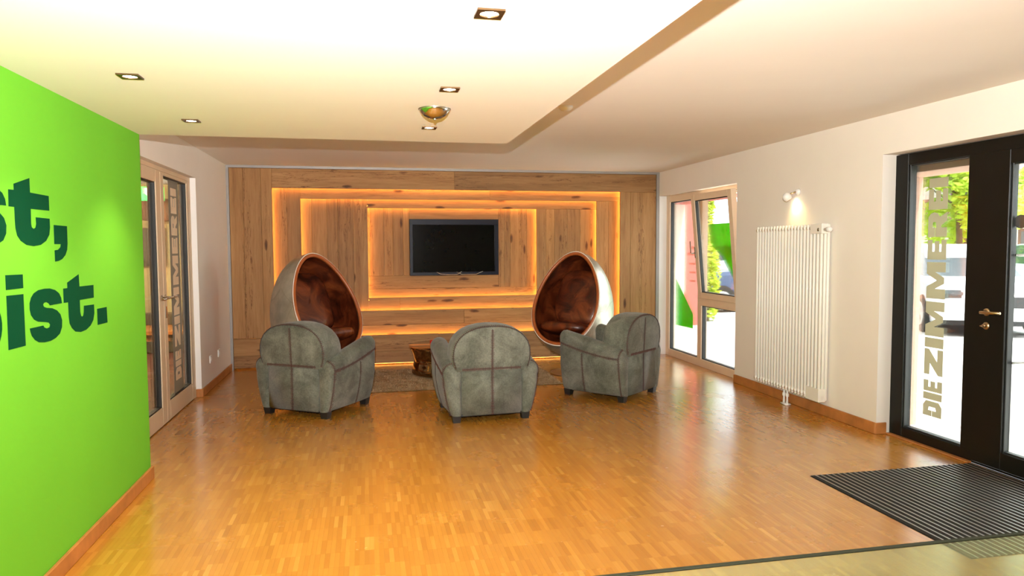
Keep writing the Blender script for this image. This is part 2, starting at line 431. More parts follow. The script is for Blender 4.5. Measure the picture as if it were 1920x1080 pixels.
# nearest strips that the photograph shows: front of the frame
def vis(s):
    cx, cy = s[0], (s[1]+s[2])/2
    d = Vector((cx, cy, -1.5)); z = d.dot(fwd)
    if z < 0.3: return None
    u = 960+1324*d.dot(r2)/z; v = 540+1324*d.dot(d2)/z
    return v if (20 < u < 1900 and 560 < v < 1070 and cx > XG+0.03) else None
near = sorted([(vis(s), i) for i, s in enumerate(strips) if vis(s) is not None], reverse=True)[:300]
nearset = {i for _, i in near}
G = 0.00018
fm = MB(); tones = []
for i, (sx, a, b2) in enumerate(strips):
    if i in nearset: continue
    z = 0.0
    o = len(fm.v)
    t = min(1, max(0, random.gauss(0.5, 0.14)))
    if (a > 4.2 or a < 1.6):            # too far off (or behind the viewer) to show the joints: flush fingers
        fm.v += [(sx,a,z),(sx+FW,a,z),(sx+FW,b2,z),(sx,b2,z)]; fm.f.append((o,o+1,o+2,o+3)); fm.sm.append(False); tones.append(t); continue
    x0, x1, y0, y1 = sx+G, sx+FW-G, a+G, b2-G
    fm.v += [(x0,y0,z),(x1,y0,z),(x1,y1,z),(x0,y1,z),(x0,y0,-.004),(x1,y0,-.004),(x1,y1,-.004),(x0,y1,-.004)]
    fm.f += [(o,o+1,o+2,o+3),(o,o+4,o+5,o+1),(o+1,o+5,o+6,o+2),(o+2,o+6,o+7,o+3),(o+3,o+7,o+4,o)]
    fm.sm += [False]*5
    tones += [t]*5
me = fm.mesh('parquet_field', fix=False)
at = me.attributes.new('tone', 'FLOAT', 'FACE'); at.data.foreach_set('value', tones)
me.materials.append(MT['parquet'])
pf = link_copy('parquet_field', me, floor); pf['kind'] = 'stuff'; pf['label'] = 'rows of small oak parquet fingers'
var = []
for k in range(12):
    q = MB().box(G, FW-G, G, FL-G, -0.004, 0.0); mq = q.mesh('parquet_finger')
    a2 = mq.attributes.new('tone', 'FLOAT', 'FACE'); a2.data.foreach_set('value', [min(1, max(0, 0.5+0.14*(k-5.5)/3.0))]*len(mq.polygons)); mq.materials.append(MT['parquet']); var.append(mq)
for _, i in near:
    s = strips[i]; k = min(11, max(0, int(random.gauss(5.5, 3.0)+0.5)))
    link_copy('parquet_finger', var[k], floor, (s[0], s[1] if s[1] > YR else s[2]-FL, 0))

# ---- ceiling and dropped panel
tag(MB().box(-1.75, XO, YR, YB+0.36, ZC, ZC+0.15).build('ceiling', 'ceiling'), 'white painted ceiling', None, None, 'structure')
tag(MB().box(XG, XS, YR, YG, ZP, ZC-0.001).build('ceiling_panel', 'ceiling'), 'white dropped ceiling panel holding the downlights', None, None, 'structure')

# ---- walls
def wall(name, label, boxes, mat='wall'):
    m = MB()
    for b in boxes: m.box(*b)
    return tag(m.build(name, mat), label, None, None, 'structure')
W2Y0, W2Y1, WTOP = 7.045, 9.115, 2.18          # far window opening
D2Y0, D2Y1, DTOP = 2.95, 4.84, 2.20            # black entrance door opening
wall('wall_right', 'white wall on the window side', [
    (XR, 4.145, W2Y1, YB+0.36, 0, ZC), (XR, 4.145, D2Y1, W2Y0, 0, ZC), (XR, 4.145, YR, D2Y0, 0, ZC),
    (XR, 4.145, W2Y0, W2Y1, WTOP, ZC), (XR, 4.145, D2Y0, D2Y1, DTOP, ZC)])
LDY0, LDY1 = 5.28, 7.545
wall('wall_left', 'white wall beside the glazed double door', [
    (XL-0.16, XL, LDY1, YB+0.36, 0, ZC), (XL-0.16, XL, YG-0.3, LDY0, 0, ZC), (XL-0.16, XL, LDY0, LDY1, 2.195, ZC)])
wall('wall_green', 'lime green painted wall', [(XL-0.16, XG, YR, YG, 0, ZP), (XL-0.16, XG-0.002, YR, YG-0.002, ZP, ZC)], 'green')
wb = wall('wall_back', 'timber clad wall with stepped frames of light', [(XL, XR, YB+0.26, YB+0.36, 0, ZC)])
wall('wall_rear', 'white wall behind the viewer', [(XL-0.16, XO, YR-0.15, YR, 0, ZC)])

# ---- skirting boards
def skirt(name, label, boxes):
    m = MB()
    for b in boxes: m.bbox(*b, b=0.004)
    return tag(m.build(name, 'oaktrim'), label, None, None, 'structure')
skirt('baseboard_green', 'oak skirting along the green wall', [(XG, XG+0.018, YR, YG+0.0, 0, 0.083), (XG-0.2, XG+0.018, YG, YG+0.016, 0, 0.083)])
skirt('baseboard_left', 'oak skirting on the left wall', [(XL, XL+0.015, LDY1+0.001, YB, 0, 0.083), (XL-0.052, XL+0.015, LDY1-0.014, LDY1+0.001, 0, 0.083)])
skirt('baseboard_right', 'oak skirting below the radiator', [(XR-0.015, XR, D2Y1-0.001, W2Y0+0.0, 0, 0.092), (XR-0.015, 4.03, D2Y1-0.014, D2Y1-0.001, 0, 0.092), (XR-0.015, XR, YR, D2Y0, 0, 0.092)])
# grey metal edge round the cladding
for i, b in enumerate([(XL, -1.617, YB-0.012, YB+0.26, 0.0, ZC), (3.902, XR, YB-0.012, YB+0.26, 0, ZC), (-1.617, 3.902, YB-0.012, YB+0.26, 2.474, ZC)]):
    tag(MB().box(*b).build('trim_%d' % (i+1), 'greytrim'), 'slim grey metal edge of the timber cladding', None, None, 'structure')

# ------------------------------------------------------------------ timber cladding: four stepped layers of boards
random.seed(11)
def board(x0, x1, z0, z1, y, axis):
    g = 0.0003; t = 0.021; dy = random.uniform(-0.0018, 0.0018)
    o = MB().bbox(x0+g, x1-g, y+dy, y+t, z0+g, z1-g, b=0.0025).build('plank', 'plank'+axis, wb); return o
Y0, Y1, Y2, Y3 = YB, YB+0.07, YB+0.14, YB+0.21
def vert(edges, z0, z1, y):
    for a, b in zip(edges, edges[1:]): board(a, b, z0, z1, y, 'z')
def horz(edges, x0, x1, y, joints=()):
    for a, b in zip(edges, edges[1:]):
        xs = [x0]+[j+random.uniform(-.5, .5) for j in joints]+[x1]
        for p, q in zip(xs, xs[1:]): board(p, q, a, b, y, 'x')
# outer layer
R0 = (-1.121, 3.382, 0.378, 2.233)
vert([-1.615, -1.458, -1.25, R0[0]], 0.386, 2.472, Y0)
board(R0[0], 1.128, R0[3], 2.472, Y0, 'x'); board(1.128, 3.90, R0[3], 2.472, Y0, 'x')
vert([R0[1], 3.53, 3.70, 3.90], R0[2], R0[3], Y0)
board(-1.615, 0.9, 0.17, 0.382, Y0, 'x'); board(0.9, 3.90, 0.17, R0[2], Y0, 'x')
board(-1.615, -0.2, 0.018, 0.17, Y0, 'x'); board(-0.2, 2.4, 0.018, 0.17, Y0, 'x'); board(2.4, 3.90, 0.018, 0.17, Y0, 'x')
# second layer
R1 = (-0.793, 3.071, 0.689, 2.110)
vert([-1.20, -0.955, R1[0]], 0.30, 2.30, Y1)
board(R1[0], 1.6, R1[3], 2.30, Y1, 'x'); board(1.6, 3.46, R1[3], 2.30, Y1, 'x')
vert([R1[1], 3.24, 3.46], 0.30, R1[3], Y1)
board(R1[0], 1.25, 0.50, R1[2], Y1, 'x'); board(1.25, R1[1], 0.50, R1[2], Y1, 'x'); board(R1[0], R1[1], 0.30, 0.50, Y1, 'x')
# third layer
R2 = (0.025, 2.249, 0.850, 2.003)
vert([-0.87, -0.665, -0.48, -0.35, -0.155, R2[0]], 0.60, 2.17, Y2)
board(R2[0], 3.14, R2[3], 2.17, Y2, 'x')
vert([R2[1], 2.38, 2.50, 2.68, 2.86, 3.14], 0.60, R2[3], Y2)
board(R2[0], 0.42, 0.60, R2[2], Y2, 'x'); board(0.42, R2[1], 0.60, R2[2], Y2, 'x')
# innermost layer behind the television
vert([-0.04, 0.225, 0.345, 0.475, 0.555], 1.13, 2.07, Y3)
board(0.555, 1.74, 1.86, 2.07, Y3, 'x'); board(0.555, 1.74, 1.13, 1.86, Y3, 'x')
vert([1.74, 1.82, 1.90, 2.05, 2.13, 2.30], 0.96, 2.07, Y3)
board(-0.04, 1.74, 0.96, 1.13, Y3, 'x'); board(-0.04, 2.30, 0.79, 0.96, Y3, 'x')
# amber LED strips tucked behind the edge of each layer
def leds(R, y):
    x0, x1, z0, z1 = R; o = 0.036; w = 0.012; yy = y+0.022
    for b in [(x0-o, x1+o, yy, yy+0.006, z1+o-w, z1+o), (x0-o, x1+o, yy, yy+0.006, z0-o, z0-o+w),
              (x0-o, x0-o+w, yy, yy+0.006, z0-o, z1+o), (x1+o-w, x1+o, yy, yy+0.006, z0-o, z1+o)]:
        MB().box(*b).build('led_strip', 'led', wb)
leds(R0, Y0); leds(R1, Y1); leds(R2, Y2)
MB().box(-0.3, 2.7, Y0+0.004, Y0+0.012, 0.0150, 0.0172).build('led_strip', 'floorglow', wb)  # added strip hidden under the lowest boards, makes the bright floor band

# ------------------------------------------------------------------ television
tv = tag(empty('television', (1.138, YB+0.21, 1.128)), 'black flat television with dark screen on the timber wall', 'television')
W, Hh = 0.585, 0.735
fy0, fy1 = -0.10, 0.0
m = MB(); 
m.bbox(-W, W, fy0, fy1, Hh-0.075, Hh, b=0.004); m.bbox(-W, W, fy0, fy1, 0, 0.045, b=0.004)
m.bbox(-W, -W+0.04, fy0, fy1, 0.04, Hh-0.07, b=0.004); m.bbox(W-0.05, W, fy0, fy1, 0.04, Hh-0.07, b=0.004)
m.build('bezel', 'tvframe', tv)
MB().box(-W+0.03, W-0.04, fy0+0.025, fy0+0.05, 0.03, Hh-0.06).build('screen', 'tvscreen', tv)
MB().tube([(-0.24, fy0-0.006, 0.045), (-0.19, fy0-0.012, 0.02), (-0.1, fy0-0.006, 0.012), (0.03, fy0-0.006, 0.012), (0.09, fy0-0.006, 0.05)], 0.003).build('cable', 'steel', tv)
MB().tube([(0.02, fy0-0.010, 0.045), (0.09, fy0-0.012, 0.012), (0.28, fy0-0.010, 0.012), (0.37, fy0-0.006, 0.05)], 0.003).build('cable', 'steel', tv)

# ------------------------------------------------------------------ lettering on the green wall
XT = XG
def letter(poly, parent, mat='dkgreen'):
    MB().prism(poly, lambda a, b, t: (t, a, b), XT, XT+0.0012).build('letter', mat, parent)
t1 = [(3.238,1.765),(3.379,1.801),(3.379,1.74),(3.56,1.738),(3.56,1.672),(3.379,1.671),(3.377,1.606),(3.381,1.593),(3.399,1.586),(3.417,1.592),(3.425,1.608),(3.423,1.637),(3.56,1.636),(3.56,1.596),(3.55,1.564),(3.515,1.536),(3.461,1.518),(3.392,1.512),(3.328,1.517),(3.278,1.534),(3.25,1.555),(3.238,1.584),(3.236,1.616),(3.236,1.671),(3.189,1.671),(3.192,1.739),(3.238,1.74)]
cm = [(3.6,1.609),(3.746,1.608),(3.745,1.525),(3.737,1.495),(3.714,1.47),(3.677,1.452),(3.637,1.444),(3.6,1.442),(3.599,1.493),(3.637,1.496),(3.663,1.508),(3.669,1.522),(3.599,1.522)]
dot = [(3.137,1.397),(3.281,1.395),(3.281,1.338),(3.137,1.338)]
stem = [(3.138,1.315),(3.279,1.313),(3.28,1.097),(3.136,1.099)]
s2 = [(3.653,1.246),(3.526,1.246),(3.511,1.257),(3.489,1.264),(3.466,1.262),(3.457,1.254),(3.465,1.244),(3.491,1.238),(3.549,1.231),(3.595,1.218),(3.632,1.196),(3.648,1.167),(3.643,1.135),(3.618,1.108),(3.573,1.093),(3.517,1.086),(3.454,1.088),(3.403,1.095),(3.366,1.11),(3.339,1.13),(3.327,1.151),(3.324,1.164),(3.451,1.163),(3.46,1.153),(3.486,1.146),(3.512,1.149),(3.519,1.16),(3.507,1.17),(3.48,1.175),(3.403,1.185),(3.366,1.198),(3.339,1.22),(3.33,1.245),(3.332,1.271),(3.347,1.293),(3.373,1.31),(3.416,1.321),(3.477,1.324),(3.531,1.322),(3.585,1.312),(3.627,1.294),(3.647,1.272)]
t2 = [(3.723,1.339),(3.863,1.374),(3.866,1.313),(4.051,1.311),(4.048,1.245),(3.864,1.246),(3.864,1.186),(3.872,1.167),(3.886,1.16),(3.901,1.165),(3.909,1.182),(3.914,1.213),(4.048,1.209),(4.048,1.164),(4.03,1.129),(3.991,1.105),(3.93,1.089),(3.861,1.086),(3.796,1.096),(3.756,1.118),(3.732,1.142),(3.725,1.173),(3.724,1.245),(3.674,1.246),(3.675,1.313),(3.723,1.313)]
pd = [(4.089,1.182),(4.229,1.181),(4.233,1.095),(4.089,1.097)]
wl = tag(empty('wall_lettering', (0, 0, 0)), 'big dark green painted words on the lime green wall', 'lettering')
bb = [(2.73,1.41),(2.87,1.41),(2.87,1.312)]+[(2.955+0.139*math.cos(a), 1.205+0.117*math.sin(a)) for a in [math.radians(d) for d in range(75, -80, -12)]]+[(2.73,1.098),(2.73,1.20),(2.872,1.20),(2.876,1.155),(2.91,1.15),(2.945,1.165),(2.948,1.20),(2.945,1.245),(2.91,1.26),(2.876,1.255),(2.872,1.203),(2.73,1.203)]
for p in (t1, cm, [(a-0.484, b+0.4265) for a, b in s2], dot, stem, s2, t2, pd, bb): letter(p, wl)

# ------------------------------------------------------------------ block capitals for the door glass (cap height 1, unit stroke)
def caps(ch, w):
    s = min(0.36*w, 0.30) if ch in 'I' else None
    if ch == 'I': return [[(0,0),(w,0),(w,1),(0,1)]]
    if ch == 'E': 
        k = 0.40*w
        return [[(0,0),(w,0),(w,.26),(k,.26),(k,.37),(w*.93,.37),(w*.93,.62),(k,.62),(k,.74),(w,.74),(w,1),(0,1)]]
    if ch == 'D':
        c = 0.30*w
        return [[(0,0),(w-c,0),(w,.16),(w,.84),(w-c,1),(0,1),(0,.52),(.38*w,.52),(.38*w,.72),(.62*w,.68),(.62*w,.32),(.38*w,.28),(.38*w,.50),(0,.50)]]
    if ch == 'Z': return [[(0,0),(w,0),(w,.30),(.52*w,.30),(w,.76),(w,1),(0,1),(0,.70),(.46*w,.70),(0,.24)]]
    if ch == 'M': return [[(0,0),(.27*w,0),(.27*w,.55),(.42*w,.06),(.58*w,.06),(.73*w,.55),(.73*w,0),(w,0),(w,1),(.68*w,1),(.5*w,.45),(.32*w,1),(0,1)]]
    if ch == 'R': return [[(0,0),(.38*w,0),(.38*w,.30),(.46*w,.30),(.66*w,0),(w,0),(.80*w,.38),(.95*w,.50),(w,.68),(.95*w,.88),(.80*w,1),(0,1),(0,.62),(.38*w,.62),(.38*w,.76),(.58*w,.76),(.62*w,.68),(.58*w,.58),(.38*w,.56),(.38*w,.60),(0,.60)]]
ZIM = [('D',.227,.339),('I',.350,.402),('E',.412,.494),('Z',.537,.728),('I',.740,.812),('M',.826,1.080),('M',1.104,1.372),('E',1.391,1.536),('R',1.557,1.737),('E',1.757,1.905),('I',1.917,1.986)]
def sign_text(parent, xx, ya, yb, mat, zf=lambda z: z, th=0.0012):
    """letters climb the glass; foot of letters at ya, cap line at yb"""
    for ch, z0, z1 in ZIM:
        z0, z1 = zf(z0), zf(z1)
        for poly in caps(ch, 1.0):
            MB().prism(poly, lambda a, b, t: (t, ya+(yb-ya)*b, z0+(z1-z0)*a), xx, xx+th).build('letter', mat, parent)

# ------------------------------------------------------------------ frame builder in the y-z plane
def ring(m, x0, x1, y0, y1, z0, z1, wl_, wr, wb_, wt):
    m.bbox(x0, x1, y0, y0+wl_, z0, z1); m.bbox(x0, x1, y1-wr, y1, z0, z1)
    m.bbox(x0, x1, y0+wl_, y1-wr, z0, z0+wb_); m.bbox(x0, x1, y0+wl_, y1-wr, z1-wt, z1)
def ring_obj(name, mat, parent, x0, x1, y0, y1, z0, z1, w, wb_=None, wt=None):
    m = MB(); ring(m, x0, x1, y0, y1, z0, z1, w, w, wb_ or w, wt or w); return m.build(name, mat, parent)

# ---- window_1: far window, fixed pane, tilted sash, lower pane
win = tag(empty('window_1', (4.05, 8.08, 0)), 'cream framed tall window with tilted sash and green film', None, None, 'structure')
def rel(m, org=(4.05, 8.08, 0)):
    m.v = [(a-org[0], b-org[1], c-org[2]) for a, b, c in m.v]; return m
def wpart(m, name, mat, parent=win): return rel(m).build(name, mat, parent)
m = MB(); ring(m, 4.05, 4.13, W2Y0, W2Y1, 0.0, WTOP, 0.11, 0.105, 0.095, 0.088)
m.bbox(4.051, 4.129, 8.065, 8.165, 0.09, WTOP-0.08); m.bbox(4.051, 4.129, W2Y0+0.10, 8.07, 0.762, 0.86)
wpart(m, 'window_frame', 'winframe')
for (a, b, c, d) in [(8.163, 9.012, 0.093, 2.094), (7.153, 8.067, 0.093, 0.764)]:
    m = MB(); ring(m, 4.066, 4.114, a, b, c, d, 0.012, 0.012, 0.012, 0.012); wpart(m, 'gasket', 'gasket')
    wpart(MB().box(4.084, 4.096, a+0.004, b-0.004, c+0.004, d-0.004), 'pane', 'glass')
# tilted sash: hinged at the bottom, leaning into the room
sash = empty('sash', (4.035-4.05, 0, 0.855)); sash.parent = win; sash.rotation_euler = (0, -math.radians(5.3), 0)
m = MB(); ring(m, 0, 0.065, -0.98+0.035, 0.035, 0.0, 1.275, 0.085, 0.085, 0.072, 0.075); m.build('sash_frame', 'winframe', sash)
m = MB(); ring(m, 0.012, 0.05, -0.86, -0.05, 0.07, 1.20, 0.012, 0.012, 0.012, 0.012); m.build('gasket', 'gasket', sash)
MB().box(0.026, 0.036, -0.855, -0.055, 0.075, 1.196).build('pane', 'glass', sash)
fo = MB().prism([(-0.30,0.90),(-0.855,0.90),(-0.855,0.20),(-0.56,0.52),(-0.33,0.66)], lambda a, b, t: (t, a, b), 0.0375, 0.0390).build('green_film', 'film_green', sash); fo['label'] = 'translucent green film shape'
m = MB(); m.bbox(-0.012, 0, 0.0, 0.026, 0.50, 0.63, b=0.003); m.tube([(-0.01, 0.013, 0.56), (-0.05, 0.013, 0.56), (-0.055, 0.03, 0.565), (-0.05, 0.035, 0.71)], 0.008); m.build('handle', 'steel', sash)
m = MB(); m.tube([(0.02, -0.93, 1.26), (0.09, -0.935, 1.25)], 0.006); m.build('tilt_arm', 'steel', sash)
wpart(MB().prism([(8.9,1.06),(8.385,0.625),(8.385,0.435),(8.9,0.43)], lambda a, b, t: (t, a, b), 4.0980, 4.0995), 'green_film', 'film_green')
m = MB()
for k, (zz, ww) in enumerate([(1.47,.16),(1.39,.24),(1.27,.18),(1.16,.16),(1.05,.16)]): m.box(4.097, 4.098, 8.33, 8.33+ww, zz-0.012, zz+0.012 if k > 1 else zz+0.022)
wpart(m, 'faint_print', 'film_faint')
wall('trim_4', 'white inner reveal of the tall window', [(XR+0.001, 4.05, W2Y1-0.002, W2Y1, 0, WTOP)], 'white')

# ---- door_1: black entrance door with side light
d1 = tag(empty('door_1', (4.06, 4.05, 0)), 'black framed glass entrance door with side light', None, None, 'structure')
O1 = (4.06, 4.05, 0)
def dpart(m, name, mat, parent=d1): return rel(m, O1).build(name, mat, parent)
m = MB(); ring(m, 4.06, 4.14, D2Y0, D2Y1-0.003, 0.0, DTOP-0.006, 0.10, 0.13, 0.085, 0.085); m.bbox(4.061, 4.139, 4.05, 4.153, 0.08, DTOP-0.08)
dpart(m, 'door_frame', 'blackframe')
m = MB(); ring(m, 4.075, 4.125, 4.150, 4.712, 0.082, 2.114, 0.014, 0.014, 0.014, 0.014); dpart(m, 'gasket', 'gasket')
dpart(MB().box(4.094, 4.106, 4.158, 4.704, 0.09, 2.106), 'pane', 'glass')
lt = rel(MB(), O1); 
sg = empty('glass_lettering', (0, 0, 0)); sg.parent = d1; sg['label'] = 'beige window lettering climbing the side light'
sign_text(sg, 4.091-O1[0], 4.356-O1[1], 4.530-O1[1], 'film_grey')
leaf = empty('door_leaf', (0, 0, 0)); leaf.parent = d1
m = MB(); ring(m, 4.048, 4.12, 3.045, 4.046, 0.02, 2.11, 0.20, 0.225, 0.115, 0.09); dpart(m, 'leaf_frame', 'blackframe', leaf)
m = MB(); ring(m, 4.066, 4.108, 3.242, 3.824, 0.132, 2.024, 0.012, 0.012, 0.012, 0.012); dpart(m, 'gasket', 'gasket', leaf)
dpart(MB().box(4.082, 4.094, 3.25, 3.816, 0.14, 2.016), 'pane', 'glass', leaf)
m = MB(); m.cyl((4.040, 3.955, 1.05), 0.025, 0.009, 'x', 20); m.tube([(4.045, 3.955, 1.05), (3.995, 3.955, 1.05), (3.985, 3.945, 1.05), (3.985, 3.88, 1.052), (3.987, 3.80, 1.056)], [0.011, 0.011, 0.012, 0.010, 0.009], 10)
dpart(m, 'lever_handle', 'brass', leaf)
m = MB(); m.cyl((4.040, 3.955, 0.958), 0.025, 0.009, 'x', 20); m.cyl((4.018, 3.955, 0.958), 0.012, 0.03, 'x', 14); m.bbox(4.0, 4.02, 3.945, 3.965, 0.954, 0.962, b=0.002); dpart(m, 'lock_cylinder', 'brass', leaf)
m = MB(); m.tube([(4.18, 3.70, 0.60), (4.18, 3.70, 1.75)], 0.016, 10)
for zz in (0.73, 1.43): m.tube([(4.094, 3.80, zz), (4.18, 3.80, zz), (4.18, 3.68, zz)], 0.008)
dpart(m, 'pull_bar', 'steel', leaf)
dpart(MB().cyl((4.0945, 3.775, 1.645), 0.045, 0.0015, 'x', 24), 'round_sticker', 'darkwood', leaf)
m = MB(); m.bbox(4.02, 4.06, 4.05, 4.83, 0.0, 0.012, b=0.003); dpart(m, 'sill_strip', 'oaktrim')

# ---- door_2: cream glazed double door on the left
d2o = tag(empty('door_2', (-1.70, 6.5, 0)), 'cream framed glazed double door with lettered strip', None, None, 'structure')
O2 = (-1.70, 6.5, 0)
def lpart(m, name, mat, parent=d2o): return rel(m, O2).build(name, mat, parent)
m = MB(); m.bbox(-1.78, -1.70, LDY1-0.056, LDY1-0.001, 0, 2.194); m.bbox(-1.78, -1.70, LDY0+0.001, LDY0+0.056, 0, 2.194); m.bbox(-1.78, -1.70, LDY0+0.056, LDY1-0.056, 2.155, 2.194); lpart(m, 'door_frame', 'cream')
wall('trim_5', 'white reveal beside the glazed double door', [(-1.70, XL-0.001, LDY1-0.003, LDY1, 0.083, 2.195)], 'white')
for (a, b, gl) in [(6.490, 7.486, (6.585, 7.385, 0.17, 2.125)), (5.34, 6.486, (5.45, 6.355, 0.16, 2.05))]:
    lf = empty('door_leaf', (0, 0, 0)); lf.parent = d2o
    ga, gb, gc, gd = gl
    m = MB(); ring(m, -1.765, -1.697, a, b, 0.008, 2.153, ga-a, b-gb, gc-0.008, 2.153-gd); lpart(m, 'leaf_frame', 'cream', lf)
    m = MB(); ring(m, -1.755, -1.705, ga-0.004, gb+0.004, gc-0.004, gd+0.004, 0.014, 0.014, 0.014, 0.014); lpart(m, 'gasket', 'gasket', lf)
    lpart(MB().box(-1.736, -1.724, ga+0.002, gb-0.002, gc+0.002, gd-0.002), 'pane', 'glass', lf)
    if a > 6:
        lpart(MB().box(-1.7235, -1.7228, 6.83, 7.16, 0.18, 2.115), 'grey_strip', 'film_band', lf)
        sgl = empty('glass_lettering', (0, 0, 0)); sgl.parent = lf; sgl['label'] = 'cream lettering on the grey glass strip'
        sgl.parent = d2o
        sign_text(sgl, -1.7226-O2[0], 7.09-O2[1], 6.90-O2[1], 'film_cream', lambda z: 0.29+(z-0.227)*(2.045-0.29)/(1.986-0.227))
        m = MB(); m.bbox(-1.697, -1.690, 6.515, 6.55, 0.90, 1.0, b=0.002); m.cyl((-1.697, 6.532, 1.08), 0.025, 0.008, 'x', 18)
        m.tube([(-1.692, 6.532, 1.08), (-1.645, 6.532, 1.08), (-1.638, 6.545, 1.08), (-1.638, 6.66, 1.08)], 0.010, 10); lpart(m, 'lever_handle', 'chrome', lf)
    else:
        m = MB(); m.cyl((-1.697, 6.42, 1.08), 0.025, 0.008, 'x', 18); m.tube([(-1.692, 6.42, 1.08), (-1.645, 6.42, 1.08), (-1.638, 6.405, 1.08), (-1.638, 6.26, 1.08)], 0.010, 10); lpart(m, 'lever_handle', 'chrome', lf)

# ---- the dim corridor behind the glazed double door
wall('wall_corridor', 'ochre corridor walls seen through the glazed door', [(-4.3, -4.2, 5.0, 12.2, 0, ZC), (-4.3, XL-0.16, 12.1, 12.2, 0, ZC), (-4.3, XL-0.16, 4.9, 5.0, 0, ZC)], 'corridor')
tag(MB().box(-4.3, -1.72, 4.9, 12.2, -0.1, -0.002).build('floor_corridor', 'darkfloor'), 'dark red corridor floor', None, None, 'structure')
tag(MB().box(-4.3, -1.75, 4.9, 12.2, ZC, ZC+0.1).build('ceiling_corridor', 'ceiling'), 'corridor ceiling', None, None, 'structure')
ex = tag(empty('exit_sign', (-3.05, 11.0, 2.28)), 'glowing green exit sign behind the glazed door', 'sign')
MB().bbox(-0.22, 0.22, -0.03, 0.03, -0.1, 0.1, b=0.005).build('sign_body', 'exit', ex)
MB().prism([(-0.03,0.08),(0.12,0.08),(0.12,0.0),(0.04,-0.05),(-0.03,0.0)], lambda a, b, t: (a, t, b), -0.033, -0.031).build('pictogram', 'exitw', ex)
MB().tube([(0, 0, 0.09), (0, 0, ZC-2.28)], 0.01).build('hanger', 'steel', ex)
cb = tag(empty('wall_cabinet', (-2.9, 11.9, 1.93)), 'dark wooden wall box below the exit sign', 'cabinet')
MB().bbox(-0.45, 0.55, -0.15, 0.19, 0, 0.33, b=0.006).build('cabinet_body', 'darkwood', cb); MB().bbox(-0.43, 0.53, -0.165, -0.15, 0.02, 0.31, b=0.004).build('cabinet_door', 'darkwood', cb)
pb = tag(empty('notice_panel', (-3.42, 12.06, 1.52)), 'dark framed panel on the corridor wall', 'panel')
MB().bbox(-0.33, 0.33, -0.03, 0.03, -0.3, 0.3, b=0.006).build('panel_frame', 'darkpanel', pb); MB().box(-0.29, 0.29, -0.034, -0.03, -0.26, 0.26).build('panel_face', 'darkpanel', pb)
ct = tag(empty('corridor_counter', (-3.0, 11.2, 0)), 'dark wooden counter in the corridor', 'counter')
MB().bbox(-1.0, 1.2, -0.3, 0.7, 0.0, 0.26, b=0.01).build('counter_body', 'darkpanel', ct); MB().bbox(-1.05, 1.25, -0.35, 0.72, 0.26, 0.32, b=0.008).build('counter_top', 'oaktrim', ct)
MB().bbox(-1.0, 1.2, 0.5, 0.72, 0.32, 0.5, b=0.01).build('counter_upstand', 'darkpanel', ct)
light('corridor_fill', 'POINT', (-3.65, 9.4, 2.2), 900.0, (1.0, 0.80, 0.52), shadow_soft_size=0.15)  # unseen fill light added to brighten the corridor

# ------------------------------------------------------------------ power sockets
for k, (yy, zz, lab) in enumerate([(7.966, 0.318, 'white wall socket nearer the glazed door'), (8.398, 0.322, 'white wall socket nearer the timber wall')]):
    so = tag(empty('wall_socket', (XL, yy, zz)), lab, 'socket', 'sockets on the left wall')
    MB().bbox(0, 0.010, -0.041, 0.041, -0.041, 0.041, b=0.003).build('cover_plate', 'white', so)
    MB().lathe([(0.026, 0.0101), (0.026, 0.0125), (0.020, 0.0125), (0.019, 0.004)], (0, 0, 0), 'x', 20, cap=False).build('socket_well', 'white', so)

# ------------------------------------------------------------------ recessed spots in the ceiling panel
def make_spot():
    r = empty('recessed_spot')
    h = 0.043
    m = MB(); n = 24
    sq = []
    for i in range(n):
        a = 2*PI*i/n; c, s = math.cos(a), math.sin(a); k = h/max(abs(c), abs(s)); sq.append((c*k, s*k))
    ci = [(0.030*math.cos(2*PI*i/n), 0.030*math.sin(2*PI*i/n)) for i in range(n)]
    m.loft([[(x, y, 0.0) for x, y in sq], [(x, y, -0.006) for x, y in sq], [(x, y, -0.006) for x, y in ci], [(x*.95, y*.95, -0.0005) for x, y in ci]], cap=False, smooth=False)
    m.build('spot_frame', 'spotbronze', r)
    MB().lathe([(0.0285, -0.0008), (0.027, -0.0025), (0.012, -0.0045)], (0, 0, 0), 'z', 20).build('lamp_lens', 'lamp', r)
    return r
spots = [(0.385, 2.196, 'square bronze downlight nearest the viewer'), (0.385, 3.265, 'square bronze downlight in front of the chrome dome'), (0.385, 4.326, 'square bronze downlight just behind the chrome dome'),
         (0.385, 1.127, 'added unseen square bronze downlight overhead, first row in front of the viewer'), (0.385, 0.06, 'added unseen square bronze downlight right above the viewer'), (0.385, -1.01, 'added unseen square bronze downlight behind the viewer'),  # out-of-view copies of the downlight, added to brighten the floor
         (-0.957, 2.196, 'added unseen square bronze downlight by the green wall beside the lettering'), (-0.957, 1.127, 'added unseen square bronze downlight by the green wall overhead'), (-0.957, 0.06, 'added unseen square bronze downlight by the green wall beside the viewer'), (-0.957, -1.01, 'added unseen square bronze downlight by the green wall behind the viewer'),  # four more unseen copies, added for the floor brightness
         (-0.957, 3.265, 'square bronze downlight close to the green wall, nearer the viewer'), (-0.957, 4.326, 'square bronze downlight by the far end of the green wall')]
sp0 = make_spot()
for i, (x, y, lab) in enumerate(spots):
    o = sp0 if i == 0 else copy_tree(sp0)
    o.location = (x, y, ZP); tag(o, lab, 'downlight', 'downlights in the dropped ceiling')
    light('spot_light', 'SPOT', (0, 0, -0.02), 32.0, (1.0, 0.86, 0.68), o, spot_size=math.radians(100), spot_blend=0.8, shadow_soft_size=0.03)

